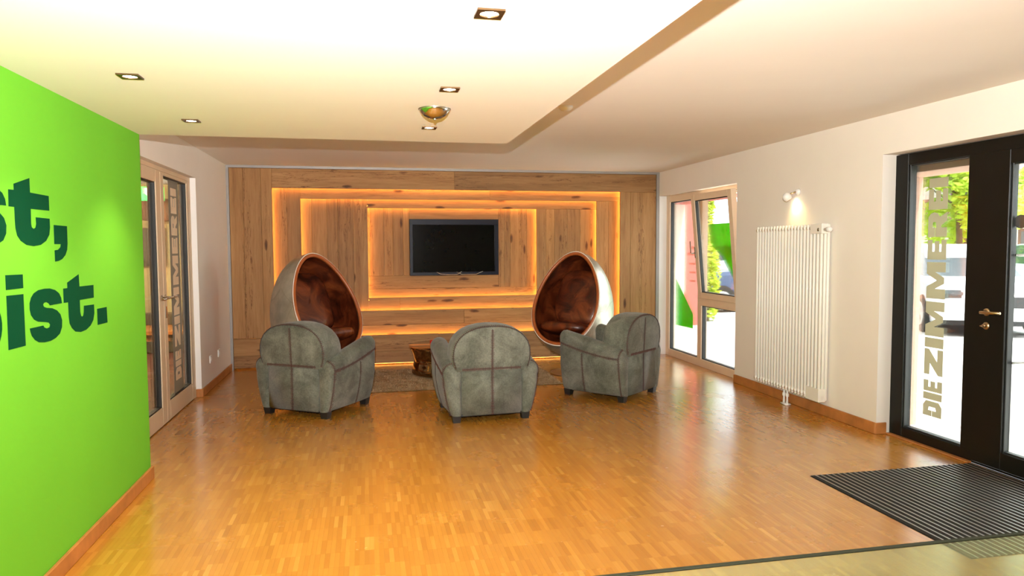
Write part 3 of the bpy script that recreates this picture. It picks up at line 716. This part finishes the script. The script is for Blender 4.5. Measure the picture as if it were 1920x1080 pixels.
# ---- chrome dome under the ceiling panel
dm = tag(empty('dome_lamp', (0.363, 3.75, ZP)), 'polished chrome dome fitting under the dropped ceiling', 'ceiling lamp')
MB().lathe([(0.080, 0.0), (0.081, -0.006), (0.078, -0.012), (0.070, -0.024), (0.055, -0.037), (0.035, -0.047), (0.012, -0.052), (0.0, -0.0525)], (0, 0, 0), 'z', 40, cap=False).build('dome', 'chrome', dm)
MB().lathe([(0.008, -0.050), (0.008, -0.056), (0.004, -0.060), (0.0, -0.060)], (0, 0, 0), 'z', 16, cap=False).build('finial', 'steel', dm)
MB().lathe([(0.085, 0.0), (0.085, -0.004), (0.079, -0.004)], (0, 0, 0), 'z', 40, cap=False).build('rim', 'steel', dm)
# ---- small detector on the ceiling beyond the panel edge
dt = tag(empty('ceiling_detector', (1.42, 4.95, ZC)), 'small pale detector on the ceiling beside the dropped panel', 'detector')
MB().lathe([(0.05, 0), (0.05, -0.012), (0.035, -0.03), (0.012, -0.034)], (0, 0, 0), 'z', 24).build('detector_body', 'white', dt)
MB().lathe([(0.052, 0), (0.052, -0.006)], (0, 0, 0), 'z', 24).build('detector_base', 'white', dt)

# ------------------------------------------------------------------ wall spot above the radiator
ws = tag(empty('wall_spot', (XR, 5.925, 1.995)), 'white ball shaped wall spot above the radiator', 'wall lamp')
MB().lathe([(0.030, 0), (0.030, -0.012), (0.022, -0.028), (0.008, -0.032)], (0, 0, 0), 'x', 24).build('wall_mount', 'white', ws)
MB().tube([(-0.028, 0, 0), (-0.060, 0.03, -0.012), (-0.075, 0.045, -0.03)], 0.007).build('arm', 'brass', ws)
hd = empty('lamp_head', (-0.085, 0.055, -0.045)); hd.parent = ws; hd.rotation_euler = (math.radians(-12), math.radians(-32), 0)
R = 0.042
MB().lathe([(0.0, R)]+[(R*math.sin(a), R*math.cos(a)) for a in [math.radians(d) for d in range(12, 138, 9)]]+[(R*math.sin(math.radians(138)), -0.034), (0.024, -0.026)], (0, 0, 0), 'z', 28, cap=False).build('ball_shade', 'white', hd)
MB().lathe([(0.026, -0.027), (0.018, -0.031), (0.006, -0.033)], (0, 0, 0), 'z', 20).build('bulb', 'lamp', hd)
sl = light('wall_spot_light', 'SPOT', (0, 0, -0.04), 6.0, (1.0, 0.62, 0.22), hd, spot_size=math.radians(125), spot_blend=1.0, shadow_soft_size=0.02)

# ------------------------------------------------------------------ tube radiator
RY0, RY1 = 5.415, 6.475; RZ0, RZ1 = 0.135, 1.685
rad = tag(empty('radiator', (XR, 5.945, 0)), 'tall white tubular radiator on the right wall', 'radiator')
NR = 22; st = (RY1-RY0)/NR
col = MB()
def tubecol(m):
    for xx in (-0.095, -0.060, -0.028):
        m.lathe([(0.007, RZ0), (0.0138, RZ0+0.012), (0.0138, RZ1-0.012), (0.007, RZ1)], (xx, 0, 0), 'z', 10)
    for zz in (RZ0+0.035, RZ1-0.035): m.lathe([(0.017, -0.060), (0.017, 0.0)], (-0.0485, 0, zz), 'x', 8)
    for z0, z1 in ((RZ0+0.01, RZ0+0.06), (RZ1-0.06, RZ1-0.01)): m.rbox(-0.1075, -0.05, -0.0125, 0.0125, z0, z1, 0.005, 1)
    for z0, z1 in ((RZ0+0.015, RZ0+0.055), (RZ1-0.055, RZ1-0.015)): m.box(-0.095, -0.06, -st/2, st/2, z0, z1)
m = MB(); tubecol(m); cme = m.mesh('radiator_column'); cme.materials.append(MT['radiator'])
for i in range(NR): link_copy('radiator_column', cme, rad, (0, RY0-5.945+st*(i+0.5), 0))
m = MB(); m.bbox(-0.112, -0.045, RY0-5.945, RY0-5.945+st*3.4, RZ1-0.085, RZ1+0.003, b=0.004); m.build('valve_block', 'radiator', rad)
m = MB(); m.bbox(-0.112, -0.045, RY0-5.945, RY0-5.945+st*3.9, RZ0-0.004, RZ0+0.115, b=0.004); m.build('end_block', 'radiator', rad)
m = MB(); y0 = RY0-5.945; m.lathe([(0.014, 0), (0.014, -0.03), (0.021, -0.032), (0.023, -0.06), (0.020, -0.082), (0.010, -0.086)], (-0.085, y0, RZ1-0.05), 'y', 20); m.build('thermostat', 'white', rad)
m = MB(); m.cyl((-0.115, y0+0.05, RZ1-0.05), 0.014, 0.006, 'x', 16); m.build('vent_plug', 'steel', rad)
for dy in (-0.026, 0.026):
    m = MB(); m.tube([(-0.085, dy, 0.012), (-0.085, dy, 0.07), (-0.085, dy, 0.14)], [0.012, 0.009, 0.009], 12); m.lathe([(0.016, 0.08), (0.016, 0.11)], (-0.085, dy, 0), 'z', 8, smooth=False); m.build('valve_pipe', 'white', rad)
m = MB(); m.rbox(-0.115, -0.055, -0.055, 0.055, 0.0, 0.014, 0.006, 2); m.build('pipe_rosette', 'white', rad)
for yy in (-0.35, 0.35):
    for zz in (0.35, 1.45): MB().box(-0.06, 0, yy-0.02, yy+0.02, zz-0.02, zz+0.02).build('wall_bracket', 'radiator', rad)

# ------------------------------------------------------------------ entrance mat
mat = tag(empty('entrance_mat', (3.42, 3.405, 0)), 'dark ribbed entrance mat in front of the black door', 'mat')
MX0, MX1, MY0, MY1 = 2.803, 4.035, 2.78, 4.035
MB().box(MX0-3.42, MX1-3.42, MY0-3.405, MY1-3.405, -0.004, 0.0005).build('mat_well', 'matpile', mat)
NM = 30; sm = (MX1-MX0)/NM
ma = MB().bbox(-0.0055, 0.0055, MY0-3.405, MY1-3.405, 0.0, 0.0055, b=0.001).mesh('mat_rib'); ma.materials.append(MT['matalu'])
mp = MB().bbox(-sm/2+0.0065, sm/2-0.0065, MY0-3.405+0.002, MY1-3.405-0.002, 0.0, 0.0045, b=0.0015).mesh('mat_strip'); mp.materials.append(MT['matpile'])
for i in range(NM):
    xx = MX0-3.42+sm*(i+0.5)
    link_copy('mat_strip', mp, mat, (xx, 0, 0)); link_copy('mat_rib', ma, mat, (xx+sm/2-0.0002 if i < NM-1 else xx+sm/2-0.006, 0, 0))

# ------------------------------------------------------------------ glass balustrade in front of the viewer
gbx = tag(empty('glass_balustrade', (1.6, 1.09, 0)), 'low frameless glass screen with dark top edge in the foreground', 'balustrade')
MB().box(-2.98, 2.3, -0.005, 0.005, 0.02, 0.950).build('glass_panel', 'railglass', gbx)
MB().bbox(-2.98, 2.3, -0.0052, 0.0052, 0.9500, 0.953, b=0.001).build('top_edge', 'railedge', gbx)
MB().bbox(-2.96, 2.3, -0.03, 0.03, 0.0, 0.06, b=0.004).build('base_rail', 'steel', gbx)

# ------------------------------------------------------------------ suede club armchairs
def sec_arm(s, side, inset=0.0):
    """closed section (x,z) of the arm at fraction s (0 rear, 1 front)"""
    T = 0.505+0.165*s**0.85; r = 0.086-inset; cx = 0.338; cz = T-0.086
    P = [(0.262+inset, 0.062), (0.352-inset, 0.062), (0.372-inset, 0.12), (0.395-inset, 0.22), (0.413-inset, 0.32)]
    P = [(x, z) for x, z in P if z < cz-0.04]
    for d in range(-25, 206, 15):
        a = math.radians(d); P.append((cx+r*math.cos(a), cz+r*math.sin(a)))
    nP = []
    P += [(0.262+inset, cz-0.10), (0.262+inset, 0.30), (0.262+inset, 0.18)]
    return [(side*x, z) for x, z in P]
def arch(inset=0.0, zlow=0.45, n=17):
    """outline of the rounded back above the seam"""
    P = []
    hw = 0.350-inset; zt = 0.838-inset; zs = 0.575
    P.append((hw*0.93, zlow)); P.append((hw*0.985, zlow+0.06))
    for i in range(n):
        a = PI*i/(n-1); c, s = math.cos(a), math.sin(a)
        P.append((hw*math.copysign(abs(c)**0.86, c), zs+(zt-zs)*s**0.86 if s > 0 else zs))
    P.append((-hw*0.985, zlow+0.06)); P.append((-hw*0.93, zlow))
    return P
def resample(sec, n):
    pts = [Vector((a, b)) for a, b in sec]; pts.append(pts[0]); ds = [0]
    for p, q in zip(pts, pts[1:]): ds.append(ds[-1]+(q-p).length)
    out = []; k = 0
    for i in range(n):
        t = ds[-1]*i/n
        while ds[k+1] < t: k += 1
        f = (t-ds[k])/max(1e-9, ds[k+1]-ds[k]); p = pts[k].lerp(pts[k+1], f); out.append((p.x, p.y))
    return out
def stitch_line(parent, pts, nrm, step=0.014, w=0.026, name='seam'):
    """dark seam with red thread stitches across it; pts 3D polyline, nrm outward normal function or vector"""
    sm = MB(); sm.tube(pts, 0.0036, 6); 
    o = sm.build(name, 'seamdark', parent)
    st_ = MB(); P = [Vector(p) for p in pts]
    acc = 0.0
    for a, b in zip(P, P[1:]):
        d = b-a; ln = d.length
        if ln < 1e-6: continue
        d /= ln; n = nrm(a) if callable(nrm) else Vector(nrm); n = (n-d*n.dot(d)).normalized(); c = n.cross(d)
        t = -acc
        while t < ln:
            if t >= 0:
                p = a+d*t; ww = w*random.uniform(0.35, 0.62)
                q = [p-c*ww+d*-.0024, p+c*ww+d*-.0024, p+c*ww+d*.0024, p-c*ww+d*.0024]
                st_.add([x+n*0.0012 for x in q]+[x+n*0.0036 for x in q], [(4,5,6,7),(0,1,5,4),(1,2,6,5),(2,3,7,6),(3,0,4,7)])
            t += step
        acc = (ln-t) if False else (step-(t-ln)) % step
    s = st_.build('stitches', 'stitch', o); s['kind'] = 'stuff'
    return o
def make_armchair():
    r = empty('armchair'); random.seed(5)
    YA0, YA1 = -0.355, 0.365
    # body below the seat
    MB().rbox(-0.268, 0.268, -0.33, 0.345, 0.062, 0.33, 0.02, 2).build('seat_base', 'suede', r)
    MB().rbox(-0.262, 0.262, -0.13, 0.372, 0.29, 0.445, 0.045, 4).build('seat_cushion', 'suede', r)
    # arms
    for side in (1, -1):
        secs = []
        for y, inset in [(YA0, 0.034), (YA0+0.006, 0.020), (YA0+0.018, 0.008), (YA0+0.04, 0.0)]+[(YA0+0.04+(YA1-YA0-0.08)*i/8, 0) for i in range(1, 9)]+[(YA1-0.018, 0.008), (YA1-0.006, 0.020), (YA1, 0.036)]:
            s = (y-YA0)/(YA1-YA0); secs.append([(x, y, z) for x, z in resample(sec_arm(s, side, inset), 44)])
        a = MB().loft(secs).build('armrest', 'suede', r, auto=True)
        # seams on the outer side: under the roll, mid upright, rear upright
        def outx(z, s):
            sec = sec_arm(s, 1); T = 0.505+0.165*s**0.85; cz = T-0.086
            pts = [(0.352, 0.062), (0.372, 0.12), (0.395, 0.22), (0.413, 0.32)]
            pts = [(x, q) for x, q in pts if q < cz-0.04]
            for d in range(-25, 60, 5): pts.append((0.338+0.086*math.cos(math.radians(d)), cz+0.086*math.sin(math.radians(d))))
            for (xa, za), (xb, zb) in zip(pts, pts[1:]):
                if za <= z <= zb: return xa+(xb-xa)*(z-za)/(zb-za)
            return pts[-1][0] if z > pts[-1][1] else pts[0][0]
        def P(y, z): s = (y-YA0)/(YA1-YA0); return (side*(outx(z, s)+0.001), y, z)
        roll = [P(YA0+0.045+(YA1-YA0-0.07)*i/12, 0.428+0.11*(i/12)**1.3-0.012*math.sin(PI*i/12)) for i in range(13)]
        stitch_line(r, roll, (side, 0, 0))
        stitch_line(r, [P(0.09, z) for z in (0.07, 0.15, 0.25, 0.35, 0.40, 0.455)], (side, 0, 0))
        rear = [P(YA0+0.035, z) for z in (0.07, 0.15, 0.25, 0.35, 0.40, 0.43)]
        sa = sec_arm(0.03, 1)
        for d in range(15, 150, 12): rear.append((side*(0.338+0.087*math.cos(math.radians(d))), YA0+0.030, 0.424+0.087*math.sin(math.radians(d))))
        stitch_line(r, rear, lambda p, sd=side: Vector((p.x-sd*0.30, -0.1, max(0, p.z-0.42))).normalized())
    # back: lower rear panel and rounded upper cushion
    MB().rbox(-0.264, 0.264, -0.362, -0.20, 0.062, 0.50, 0.012, 2).build('back_panel', 'suede', r)
    secs = []
    for y, inset in [(-0.366, 0.030), (-0.360, 0.014), (-0.346, 0.003), (-0.32, 0.0), (-0.22, -0.004), (-0.13, 0.0), (-0.10, 0.008), (-0.08, 0.03), (-0.072, 0.06)]:
        lean = -0.02
        secs.append([(x, y+lean*max(0, z-0.45)/0.4, z) for x, z in resample(arch(inset, 0.445), 60)])
    MB().loft(secs).build('backrest', 'suede', r, auto=True)
    # seams on the rear
    def yb_(z): return -0.3665-0.02*max(0, z-0.45)/0.4
    stitch_line(r, [(0, -0.363, z) for z in (0.07, 0.2, 0.35, 0.44)]+[(0, yb_(z), z) for z in (0.47, 0.55, 0.65, 0.75, 0.80)], (0, -1, 0), 0.012, 0.028)
    stitch_line(r, [(-0.258+0.516*i/10, -0.367, 0.462) for i in range(11)], (0, -1, 0), 0.011, 0.022)
    A = arch(0.012, 0.47)
    stitch_line(r, [(x, -0.362-0.02*max(0, z-0.45)/0.4, z) for x, z in A], lambda p: Vector((p.x, -0.25, (p.z-0.5))).normalized(), 0.016, 0.022)
    for sx in (-0.305, 0.305):
        for sy in (-0.30, 0.315):
            m = MB(); m.loft([[(sx-.030, sy-.030, 0), (sx+.030, sy-.030, 0), (sx+.030, sy+.030, 0), (sx-.030, sy+.030, 0)], [(sx-.038, sy-.038, 0.064), (sx+.038, sy-.038, 0.064), (sx+.038, sy+.038, 0.064), (sx-.038, sy+.038, 0.064)]], smooth=False); m.build('leg', 'blackwood', r)
    MB().rbox(-0.30, 0.30, -0.32, 0.33, 0.045, 0.066, 0.006, 1).build('underframe', 'blackwood', r)
    return r
ac = make_armchair()
chairs = [((1.015, 6.265, 0), 4.0, 'grey suede club armchair in the middle, seen straight from behind'),
          ((-0.466, 6.757, 0), -32.5, 'grey suede club armchair on the left, turned towards the table'),
          ((2.432, 6.80, 0), 40.0, 'grey suede club armchair on the right, nearest the window')]
for i, (loc, rz, lab) in enumerate(chairs):
    o = ac if i == 0 else copy_tree(ac)
    o.location = loc; o.rotation_euler = (0, 0, math.radians(rz)); tag(o, lab, 'armchair', 'suede armchairs round the rug')

# ------------------------------------------------------------------ egg chairs
def make_egg():
    r = empty('egg_chair')           # origin on the floor; opening faces -y, tilted back
    A, k, ratio = 0.580, 0.20, 0.72; tau = math.radians(23.5); zc = 0.902
    f = Vector((0, -1, 0)); u = Vector((0, 0, 1)); s = Vector((1, 0, 0))
    n = f*math.cos(tau)+u*math.sin(tau); v = u*math.cos(tau)-f*math.sin(tau)
    C = Vector((0, 0, zc))
    def pt(ph, q, d):
        return C+v*(A*math.cos(ph)*q)+s*(A*ratio*math.sin(ph)*(1-k*math.cos(ph))*q)+n*d
    NP = 64; PH = [2*PI*i/NP for i in range(NP)]
    D = 0.56; th1 = math.radians(112)
    ks = 1/math.sin(th1)
    def prof(th, off=0.0):          # (scale, depth) along the shell; rim at th1 has scale 1, depth 0
        q = math.sin(th)*ks; d = -D*math.cos(th)+D*math.cos(th1)
        return q, d
    def shell(off, th_end, steps=26):
        secs = []
        for i in range(1, steps+1):
            th = th_end*i/steps; q, d = prof(th)
            secs.append([pt(ph, q*(1-off/0.5), d+off*max(0, math.cos(th))) for ph in PH])
        return secs
    so = shell(0.0, th1); si = shell(0.035, th1)
    MB().loft(so, cap='start').build('shell', 'shell', r)
    inner = MB()
    secs = []
    for i, sec in enumerate(si):
        ring_ = []
        for j, p in enumerate(sec):
            th = th1*(i+1)/26
            puff = 0.012*abs(math.sin(PH[j]*2.5))*math.sin(th)
            ring_.append(p-n*0.0+(C-n*0.2-p).normalized()*puff)
        secs.append(ring_)
    inner.loft(secs, cap='start'); lo = inner.build('leather_lining', 'leather', r)
    # padded leather edge and pale piping round the opening
    rim = [pt(ph, 0.965, 0.0) for ph in PH]
    MB().tube(rim, 0.021, 10, closed=True).build('padded_edge', 'rimleather', r)
    MB().tube([pt(ph, 1.0, 0.006) for ph in PH], 0.007, 8, closed=True).build('piping', 'whitepiping', r)
    # seat and back cushions inside
    def pillow(cx, cy, cz, a, b, c, rot, nm):
        m = MB(); secs = []; NS = 24
        Rm = Matrix.Rotation(rot, 3, 'X')
        for i in range(1, 14):
            ph = -PI/2+PI*i/14; rr = math.copysign(abs(math.cos(ph))**0.55, 1); zz = math.copysign(abs(math.sin(ph))**0.8, math.sin(ph))
            sec = []
            for j in range(NS):
                t = 2*PI*j/NS; ct, st_ = math.cos(t), math.sin(t)
                p = Vector((a*rr*math.copysign(abs(ct)**0.6, ct), b*rr*math.copysign(abs(st_)**0.6, st_), c*zz))
                sec.append(Rm @ p+Vector((cx, cy, cz)))
            secs.append(sec)
        m.loft(secs); return m.build(nm, 'leather', r)
    pillow(0, 0.10, 0.52, 0.33, 0.31, 0.075, math.radians(-14), 'seat_cushion')
    pillow(0, 0.34, 0.88, 0.31, 0.36, 0.085, math.radians(66), 'back_cushion')
    # creases
    for dx in (-0.09, 0.06):
        MB().tube([(dx+0.03, 0.235, 0.80), (dx+0.05, 0.248, 0.86), (dx+0.08, 0.262, 0.93)], [0.003, 0.006, 0.003], 8).build('crease', 'leather', r)
    # swivel base
    q, d = prof(th1*0.62)
    MB().lathe([(0.27, 0.0), (0.27, 0.012), (0.25, 0.018), (0.05, 0.03), (0.04, 0.05), (0.04, 0.40)], (0, 0.16, 0), 'z', 32).build('swivel_base', 'steel', r)
    return r
eg = make_egg()
for i, (loc, rz, lab) in enumerate([((2.277, 7.9, 0.0), -44.5, 'silver egg chair with brown leather inside, right of the television'), ((-0.434, 7.9, 0.0), 41.5, 'silver egg chair with brown leather inside, left of the television')]):
    o = eg if i == 0 else copy_tree(eg)
    o.location = loc; o.rotation_euler = (0, 0, math.radians(rz)); tag(o, lab, 'egg chair', 'egg chairs facing the rug')

# ------------------------------------------------------------------ bronze drum table and red cup
tb = tag(empty('drum_table', (0.93, 8.22, 0.038)), 'round polished bronze drum table behind the middle armchair', 'table')
MB().lathe([(0.43, 0), (0.435, 0.02), (0.415, 0.10), (0.405, 0.16), (0.415, 0.22), (0.445, 0.285), (0.455, 0.30)], (0, 0, 0), 'z', 64).build('drum_body', 'bronze', tb)
MB().lathe([(0.45, 0.301), (0.462, 0.304), (0.462, 0.314), (0.455, 0.318)], (0, 0, 0), 'z', 64).build('table_top', 'bronze', tb)
cu = tag(empty('red_cup', (0.735, 8.12, 0.356)), 'small red cup on the bronze table', 'cup')
MB().lathe([(0.022, 0.0), (0.030, 0.01), (0.034, 0.07), (0.031, 0.07), (0.027, 0.012), (0.0, 0.010)], (0, 0, 0), 'z', 24, cap=False).build('cup_body', 'red', cu)
MB().lathe([(0.024, 0.0), (0.024, 0.004)], (0, 0, 0), 'z', 24).build('cup_foot', 'red', cu)

# ------------------------------------------------------------------ shaggy rug
rg = tag(empty('rug', (1.03, 8.0, 0)), 'shaggy brown wool rug under the table', 'rug')
random.seed(21)
NX, NY = 120, 56; RX, RYh = 1.04, 0.635
m = MB(); vs = []; fs = []
def edge_w(i): return 0.03*math.sin(i*0.37)+0.02*math.sin(i*0.91+1)
for j in range(NY+1):
    for i in range(NX+1):
        u = -1+2*i/NX; v = -1+2*j/NY
        x = u*(RX+edge_w(j)*0.8); y = v*RYh+(edge_w(i)*1.2 if v > 0 else 0)*abs(v)
        ed = min(1, 8*(1-max(abs(u), abs(v))))
        vs.append((x, y, 0.003+ed*(0.014+0.005*math.sin(i*0.55+j*.3)+0.004*math.sin(j*0.8)+random.uniform(-.002, .003))))
for j in range(NY):
    for i in range(NX): a = j*(NX+1)+i; fs.append((a, a+1, a+NX+2, a+NX+1))
b0 = len(vs); vs += [(-RX, -RYh, 0), (RX, -RYh, 0), (RX, RYh, 0), (-RX, RYh, 0)]; fs.append((b0+3, b0+2, b0+1, b0))
m.add(vs, fs, True); m.build('rug_backing', 'rug', rg)
m = MB()
for k in range(18000):
    x = random.uniform(-RX, RX); y = random.uniform(-RYh, RYh); a = random.uniform(0, 2*PI); ln = random.uniform(0.010, 0.024); w = 0.003
    dx, dy = math.cos(a), math.sin(a); tx, ty = x+random.uniform(-.016, .016), y+random.uniform(-.016, .016)
    m.v += [(x-dx*w, y-dy*w, 0.012), (x+dx*w, y+dy*w, 0.012), (tx, ty, 0.014+ln)]; o = len(m.v); m.f.append((o-3, o-2, o-1)); m.sm.append(False)
pl = m.build('rug_pile', 'rug', rg); pl['kind'] = 'stuff'

# ------------------------------------------------------------------ outdoors
tag(MB().box(4.14, 60, -30, 60, -0.12, -0.02).build('ground_outside', 'pave'), 'bright pale paved forecourt', None, None, 'structure')
tag(MB().box(4.14, XO, YR, YB, -0.10, -0.005).build('floor_threshold', 'pave'), 'pale threshold outside the doors', None, None, 'structure')
wall('wall_outer', 'peach rendered outer wall round the entrance', [(4.146, 4.50, 5.05, 6.70, -0.02, 3.2), (4.146, 4.50, YR, 2.75, -0.02, 3.2), (4.146, 4.50, 2.75, 5.05, 2.055, 3.2)], 'peach')
wall('wall_outer_window', 'pale outer reveal of the far window', [(4.146, 4.48, 9.45, 12.5, -0.02, 3.2)], 'facade')
wall('wall_outer_lintel', 'pink rendered lintel over the far window', [(4.146, 4.48, 6.70, 9.45, 2.09, 3.2)], 'pink')
wall('wall_wing', 'pink rendered wing of the building outside', [(4.0, 6.3, 12.5, 12.9, -0.02, 6.0)], 'pink')

def leaves(m, c, rad_, n, size, seed):
    rnd = random.Random(seed)
    for k in range(n):
        while True:
            p = Vector((rnd.uniform(-1, 1), rnd.uniform(-1, 1), rnd.uniform(-1, 1)))
            if 0.25 < p.length < 1: break
        q = Vector((c[0]+p.x*rad_[0], c[1]+p.y*rad_[1], c[2]+p.z*rad_[2]))
        a = Vector((rnd.uniform(-1, 1), rnd.uniform(-1, 1), rnd.uniform(-.6, .6))).normalized(); b = a.orthogonal().normalized(); s = size*rnd.uniform(.6, 1.3)
        o = len(m.v); m.v += [tuple(q-a*s), tuple(q+b*s*.5), tuple(q+a*s), tuple(q-b*s*.5)]; m.f.append((o, o+1, o+2, o+3)); m.sm.append(False)
def tree(loc, h, rad_, lab, mat_, n=5000, size=0.10, seed=0, blobs=7, name='leafy_tree', trunk=None, cat='tree'):
    t = tag(empty(name, loc), lab, cat, 'greenery outside'); rnd = random.Random(seed); m = MB()
    for k in range(blobs):
        leaves(m, (rnd.uniform(-.6, .6)*rad_, rnd.uniform(-.6, .6)*rad_, h-rad_*.9+rnd.uniform(-.7, .7)*rad_), (rad_*.55, rad_*.55, rad_*.42), n//blobs, size, seed*31+k)
    f = m.build('foliage', mat_, t); f['kind'] = 'stuff'
    tm = MB(); tm.tube([(0, 0, -0.02), (0.05, 0, h*.3), (0, .06, h*.6), (0.03, 0, h*.85)], [0.13, 0.10, 0.08, 0.03], 10)
    for k in range(4):
        a = k*1.7; tm.tube([(0, 0, h*(.45+.06*k)), (math.cos(a)*rad_*.6, math.sin(a)*rad_*.6, h*(.6+.07*k))], [0.05, 0.02], 6)
    tm.build('trunk', 'bark', t); return t
# tall clipped shrub outside the far window
sh = tag(empty('climbing_shrub', (6.72, 13.15, -0.02)), 'tall narrow leafy shrub outside the tilted window', 'shrub', 'greenery outside')
m = MB()
for k in range(9): leaves(m, (0.05*math.sin(k), 0.05*math.cos(k), 0.25+k*0.33), (0.25-.012*k, 0.25-.012*k, 0.33), 300, 0.055, 50+k)
f = m.build('foliage', 'leafB', sh); f['kind'] = 'stuff'
MB().tube([(0, 0, 0), (0.03, 0, 1.2), (0, 0.02, 2.6)], [0.05, 0.04, 0.02], 8).build('trunk', 'bark', sh)
tree((7.75, 18.0, -0.02), 6.6, 1.8, 'pale green tree seen above the tilted window film', 'leafB', 5200, 0.12, 2)
tree((15.6, 21.6, -0.02), 5.0, 2.1, 'deep green tree left in the entrance side light', 'leafA', 7000, 0.14, 4)
tree((19.9, 20.7, -0.02), 5.4, 2.1, 'yellow green tree right in the entrance side light', 'leafB', 7000, 0.14, 5)
tree((24.3, 21.6, -0.02), 5.6, 2.1, 'leafy tree behind the glass door leaf', 'leafB', 7000, 0.14, 6)
tree((19.0, 26.4, -0.02), 7.4, 2.3, 'taller green tree standing behind the roadside trees', 'leafA', 6000, 0.16, 9)

def car(loc, rz, paint, lab, L_=4.3, W_=1.78, H_=1.5):
    t = tag(empty('parked_car', loc, rz), lab, 'car', 'cars parked outside')
    hl = L_/2; hw = W_/2
    prof = [(-hl, .42, .62), (-hl+.05, .30, .95), (-hl+.25, .24, 1.02), (-hl+.95, .22, 1.02), (hl-1.35, .22, .98), (hl-.5, .22, .92), (hl-.12, .26, .80), (hl, .40, .62)]
    secs = []
    for x, z0, z1 in prof:
        e = 0.90 if abs(x) > hl-.1 else 1.0
        secs.append([(x, -hw*e*.94, z0), (x, hw*e*.94, z0), (x, hw*e, (z0+z1)/2), (x, hw*e*.96, z1-.08), (x, hw*e*.86, z1), (x, -hw*e*.86, z1), (x, -hw*e*.96, z1-.08), (x, -hw*e, (z0+z1)/2)])
    MB().loft(secs).build('body', paint, t, auto=True)
    cab = [(-hl+.18, 1.0, .80), (-hl+.55, H_-.06, .70), (-hl+1.2, H_, .68), (0.15, H_-.02, .68), (hl-1.75, H_-.22, .72), (hl-1.15, 0.97, .80)]
    MB().loft([[(x, -hw*.88, .95), (x, hw*.88, .95), (x, hw*w, z), (x, -hw*w, z)] for x, z, w in cab]).build('cabin_glass', 'carglass', t, auto=True)
    MB().loft([[(x, -hw*w, z-.01), (x, hw*w, z-.01), (x, hw*w*.98, z+.035), (x, -hw*w*.98, z+.035)] for x, z, w in cab[1:5]]).build('roof', paint, t, auto=True)
    for sx in (-hl+.78, hl-.85):
        for sy in (-1, 1):
            w = MB().lathe([(0.20, -.10), (0.31, -.10), (0.33, -.07), (0.33, .07), (0.31, .10), (0.20, .10)], (sx, sy*(hw-.08), .33), 'y', 28).build('wheel', 'tyre', t)
            hb = MB(); hb.lathe([(0.20, 0), (0.205, .012), (0.17, .016), (0.165, .004), (0.05, .004), (0.045, .02), (0.0, .02)], (0, 0, 0), 'y', 28, cap=False)
            for q in range(5):
                a = q*2*PI/5; hb.tube([(0.04*math.cos(a), .014, 0.04*math.sin(a)), (0.18*math.cos(a), .014, 0.18*math.sin(a))], 0.018, 6)
            hb.v = [(p[0]+sx, p[1]*sy+sy*(hw+.021), p[2]+.33) for p in hb.v]; hb.build('wheel_rim', 'alloy', w)
    MB().bbox(hl-.06, hl+.015, -.45, .45, .50, .68, b=0.01).build('grille', 'tyre', t)
    for sy in (-1, 1):
        MB().rbox(hl-.20, hl-.02, sy*.66-.17, sy*.66+.17, .62, .78, 0.03, 2).build('headlight', 'carglass', t)
        MB().rbox(hl-1.75, hl-1.6, sy*(hw+.05)-.09, sy*(hw+.05)+.09, .95, 1.08, 0.03, 2).build('mirror', paint, t)
    MB().bbox(-hl+.1, hl-.1, -hw*.9, hw*.9, .2, .3, b=0.02).build('sill', 'tyre', t)
    return t
car((10.9, 11.35, -0.02), math.radians(-118), 'whitecar', 'white car parked behind the entrance side light')
car((14.3, 17.3, -0.02), math.radians(165), 'redcar', 'small red car far behind the white one')
car((17.6, 14.9, -0.02), math.radians(-112), 'silvercar', 'silver car seen through the glass door leaf')
car((8.9, 14.8, -0.02), math.radians(175), 'bluecar', 'dark blue car seen through the lower window pane')
car((11.2, 23.0, -0.02), math.radians(180), 'silvercar', 'silver car far off beyond the tilted window')
m = MB().bbox(5.2, 12.0, 13.55, 13.7, -0.02, 0.09, b=0.02).build('kerb', 'pave'); tag(m, 'low pale kerb by the shrub', 'kerb')

# timber house across the street
hs = tag(empty('timber_house', (34, 33, -0.02), math.radians(-45)), 'cream house with dark timber balcony across the street', 'house')
MB().box(-9, 9, -3, 3, 0, 6.2).build('house_wall', 'facade', hs)
m = MB(); m.prism([(-4.2, 6.0), (4.2, 6.0), (0, 9.0)], lambda a, b, t: (t, a, b), -9.8, 9.8); m.build('house_roof', 'rooftile', hs)
for k in range(6):
    for z in (0.9, 3.9):
        wn = MB().bbox(-8+k*3, -6.6+k*3, -3.06, -2.98, z, z+1.4, b=0.02).build('window', 'darkwood', hs); MB().box(-7.88+k*3, -6.72+k*3, -3.075, -3.06, z+.12, z+1.28).build('pane', 'carglass', wn)
MB().bbox(-9, 9, -4.4, -3, 2.75, 2.95, b=0.03).build('balcony_floor', 'darkwood', hs)
MB().bbox(-9, 9, -4.4, -4.3, 3.75, 3.88, b=0.02).build('balcony_rail', 'darkwood', hs)
sl_ = MB().bbox(-0.13, 0.13, -4.38, -4.33, 2.95, 3.75, b=0.01).mesh('balcony_slat'); sl_.materials.append(MT['darkwood'])
for k in range(56): link_copy('balcony_slat', sl_, hs, (-8.85+k*0.32, 0, 0))
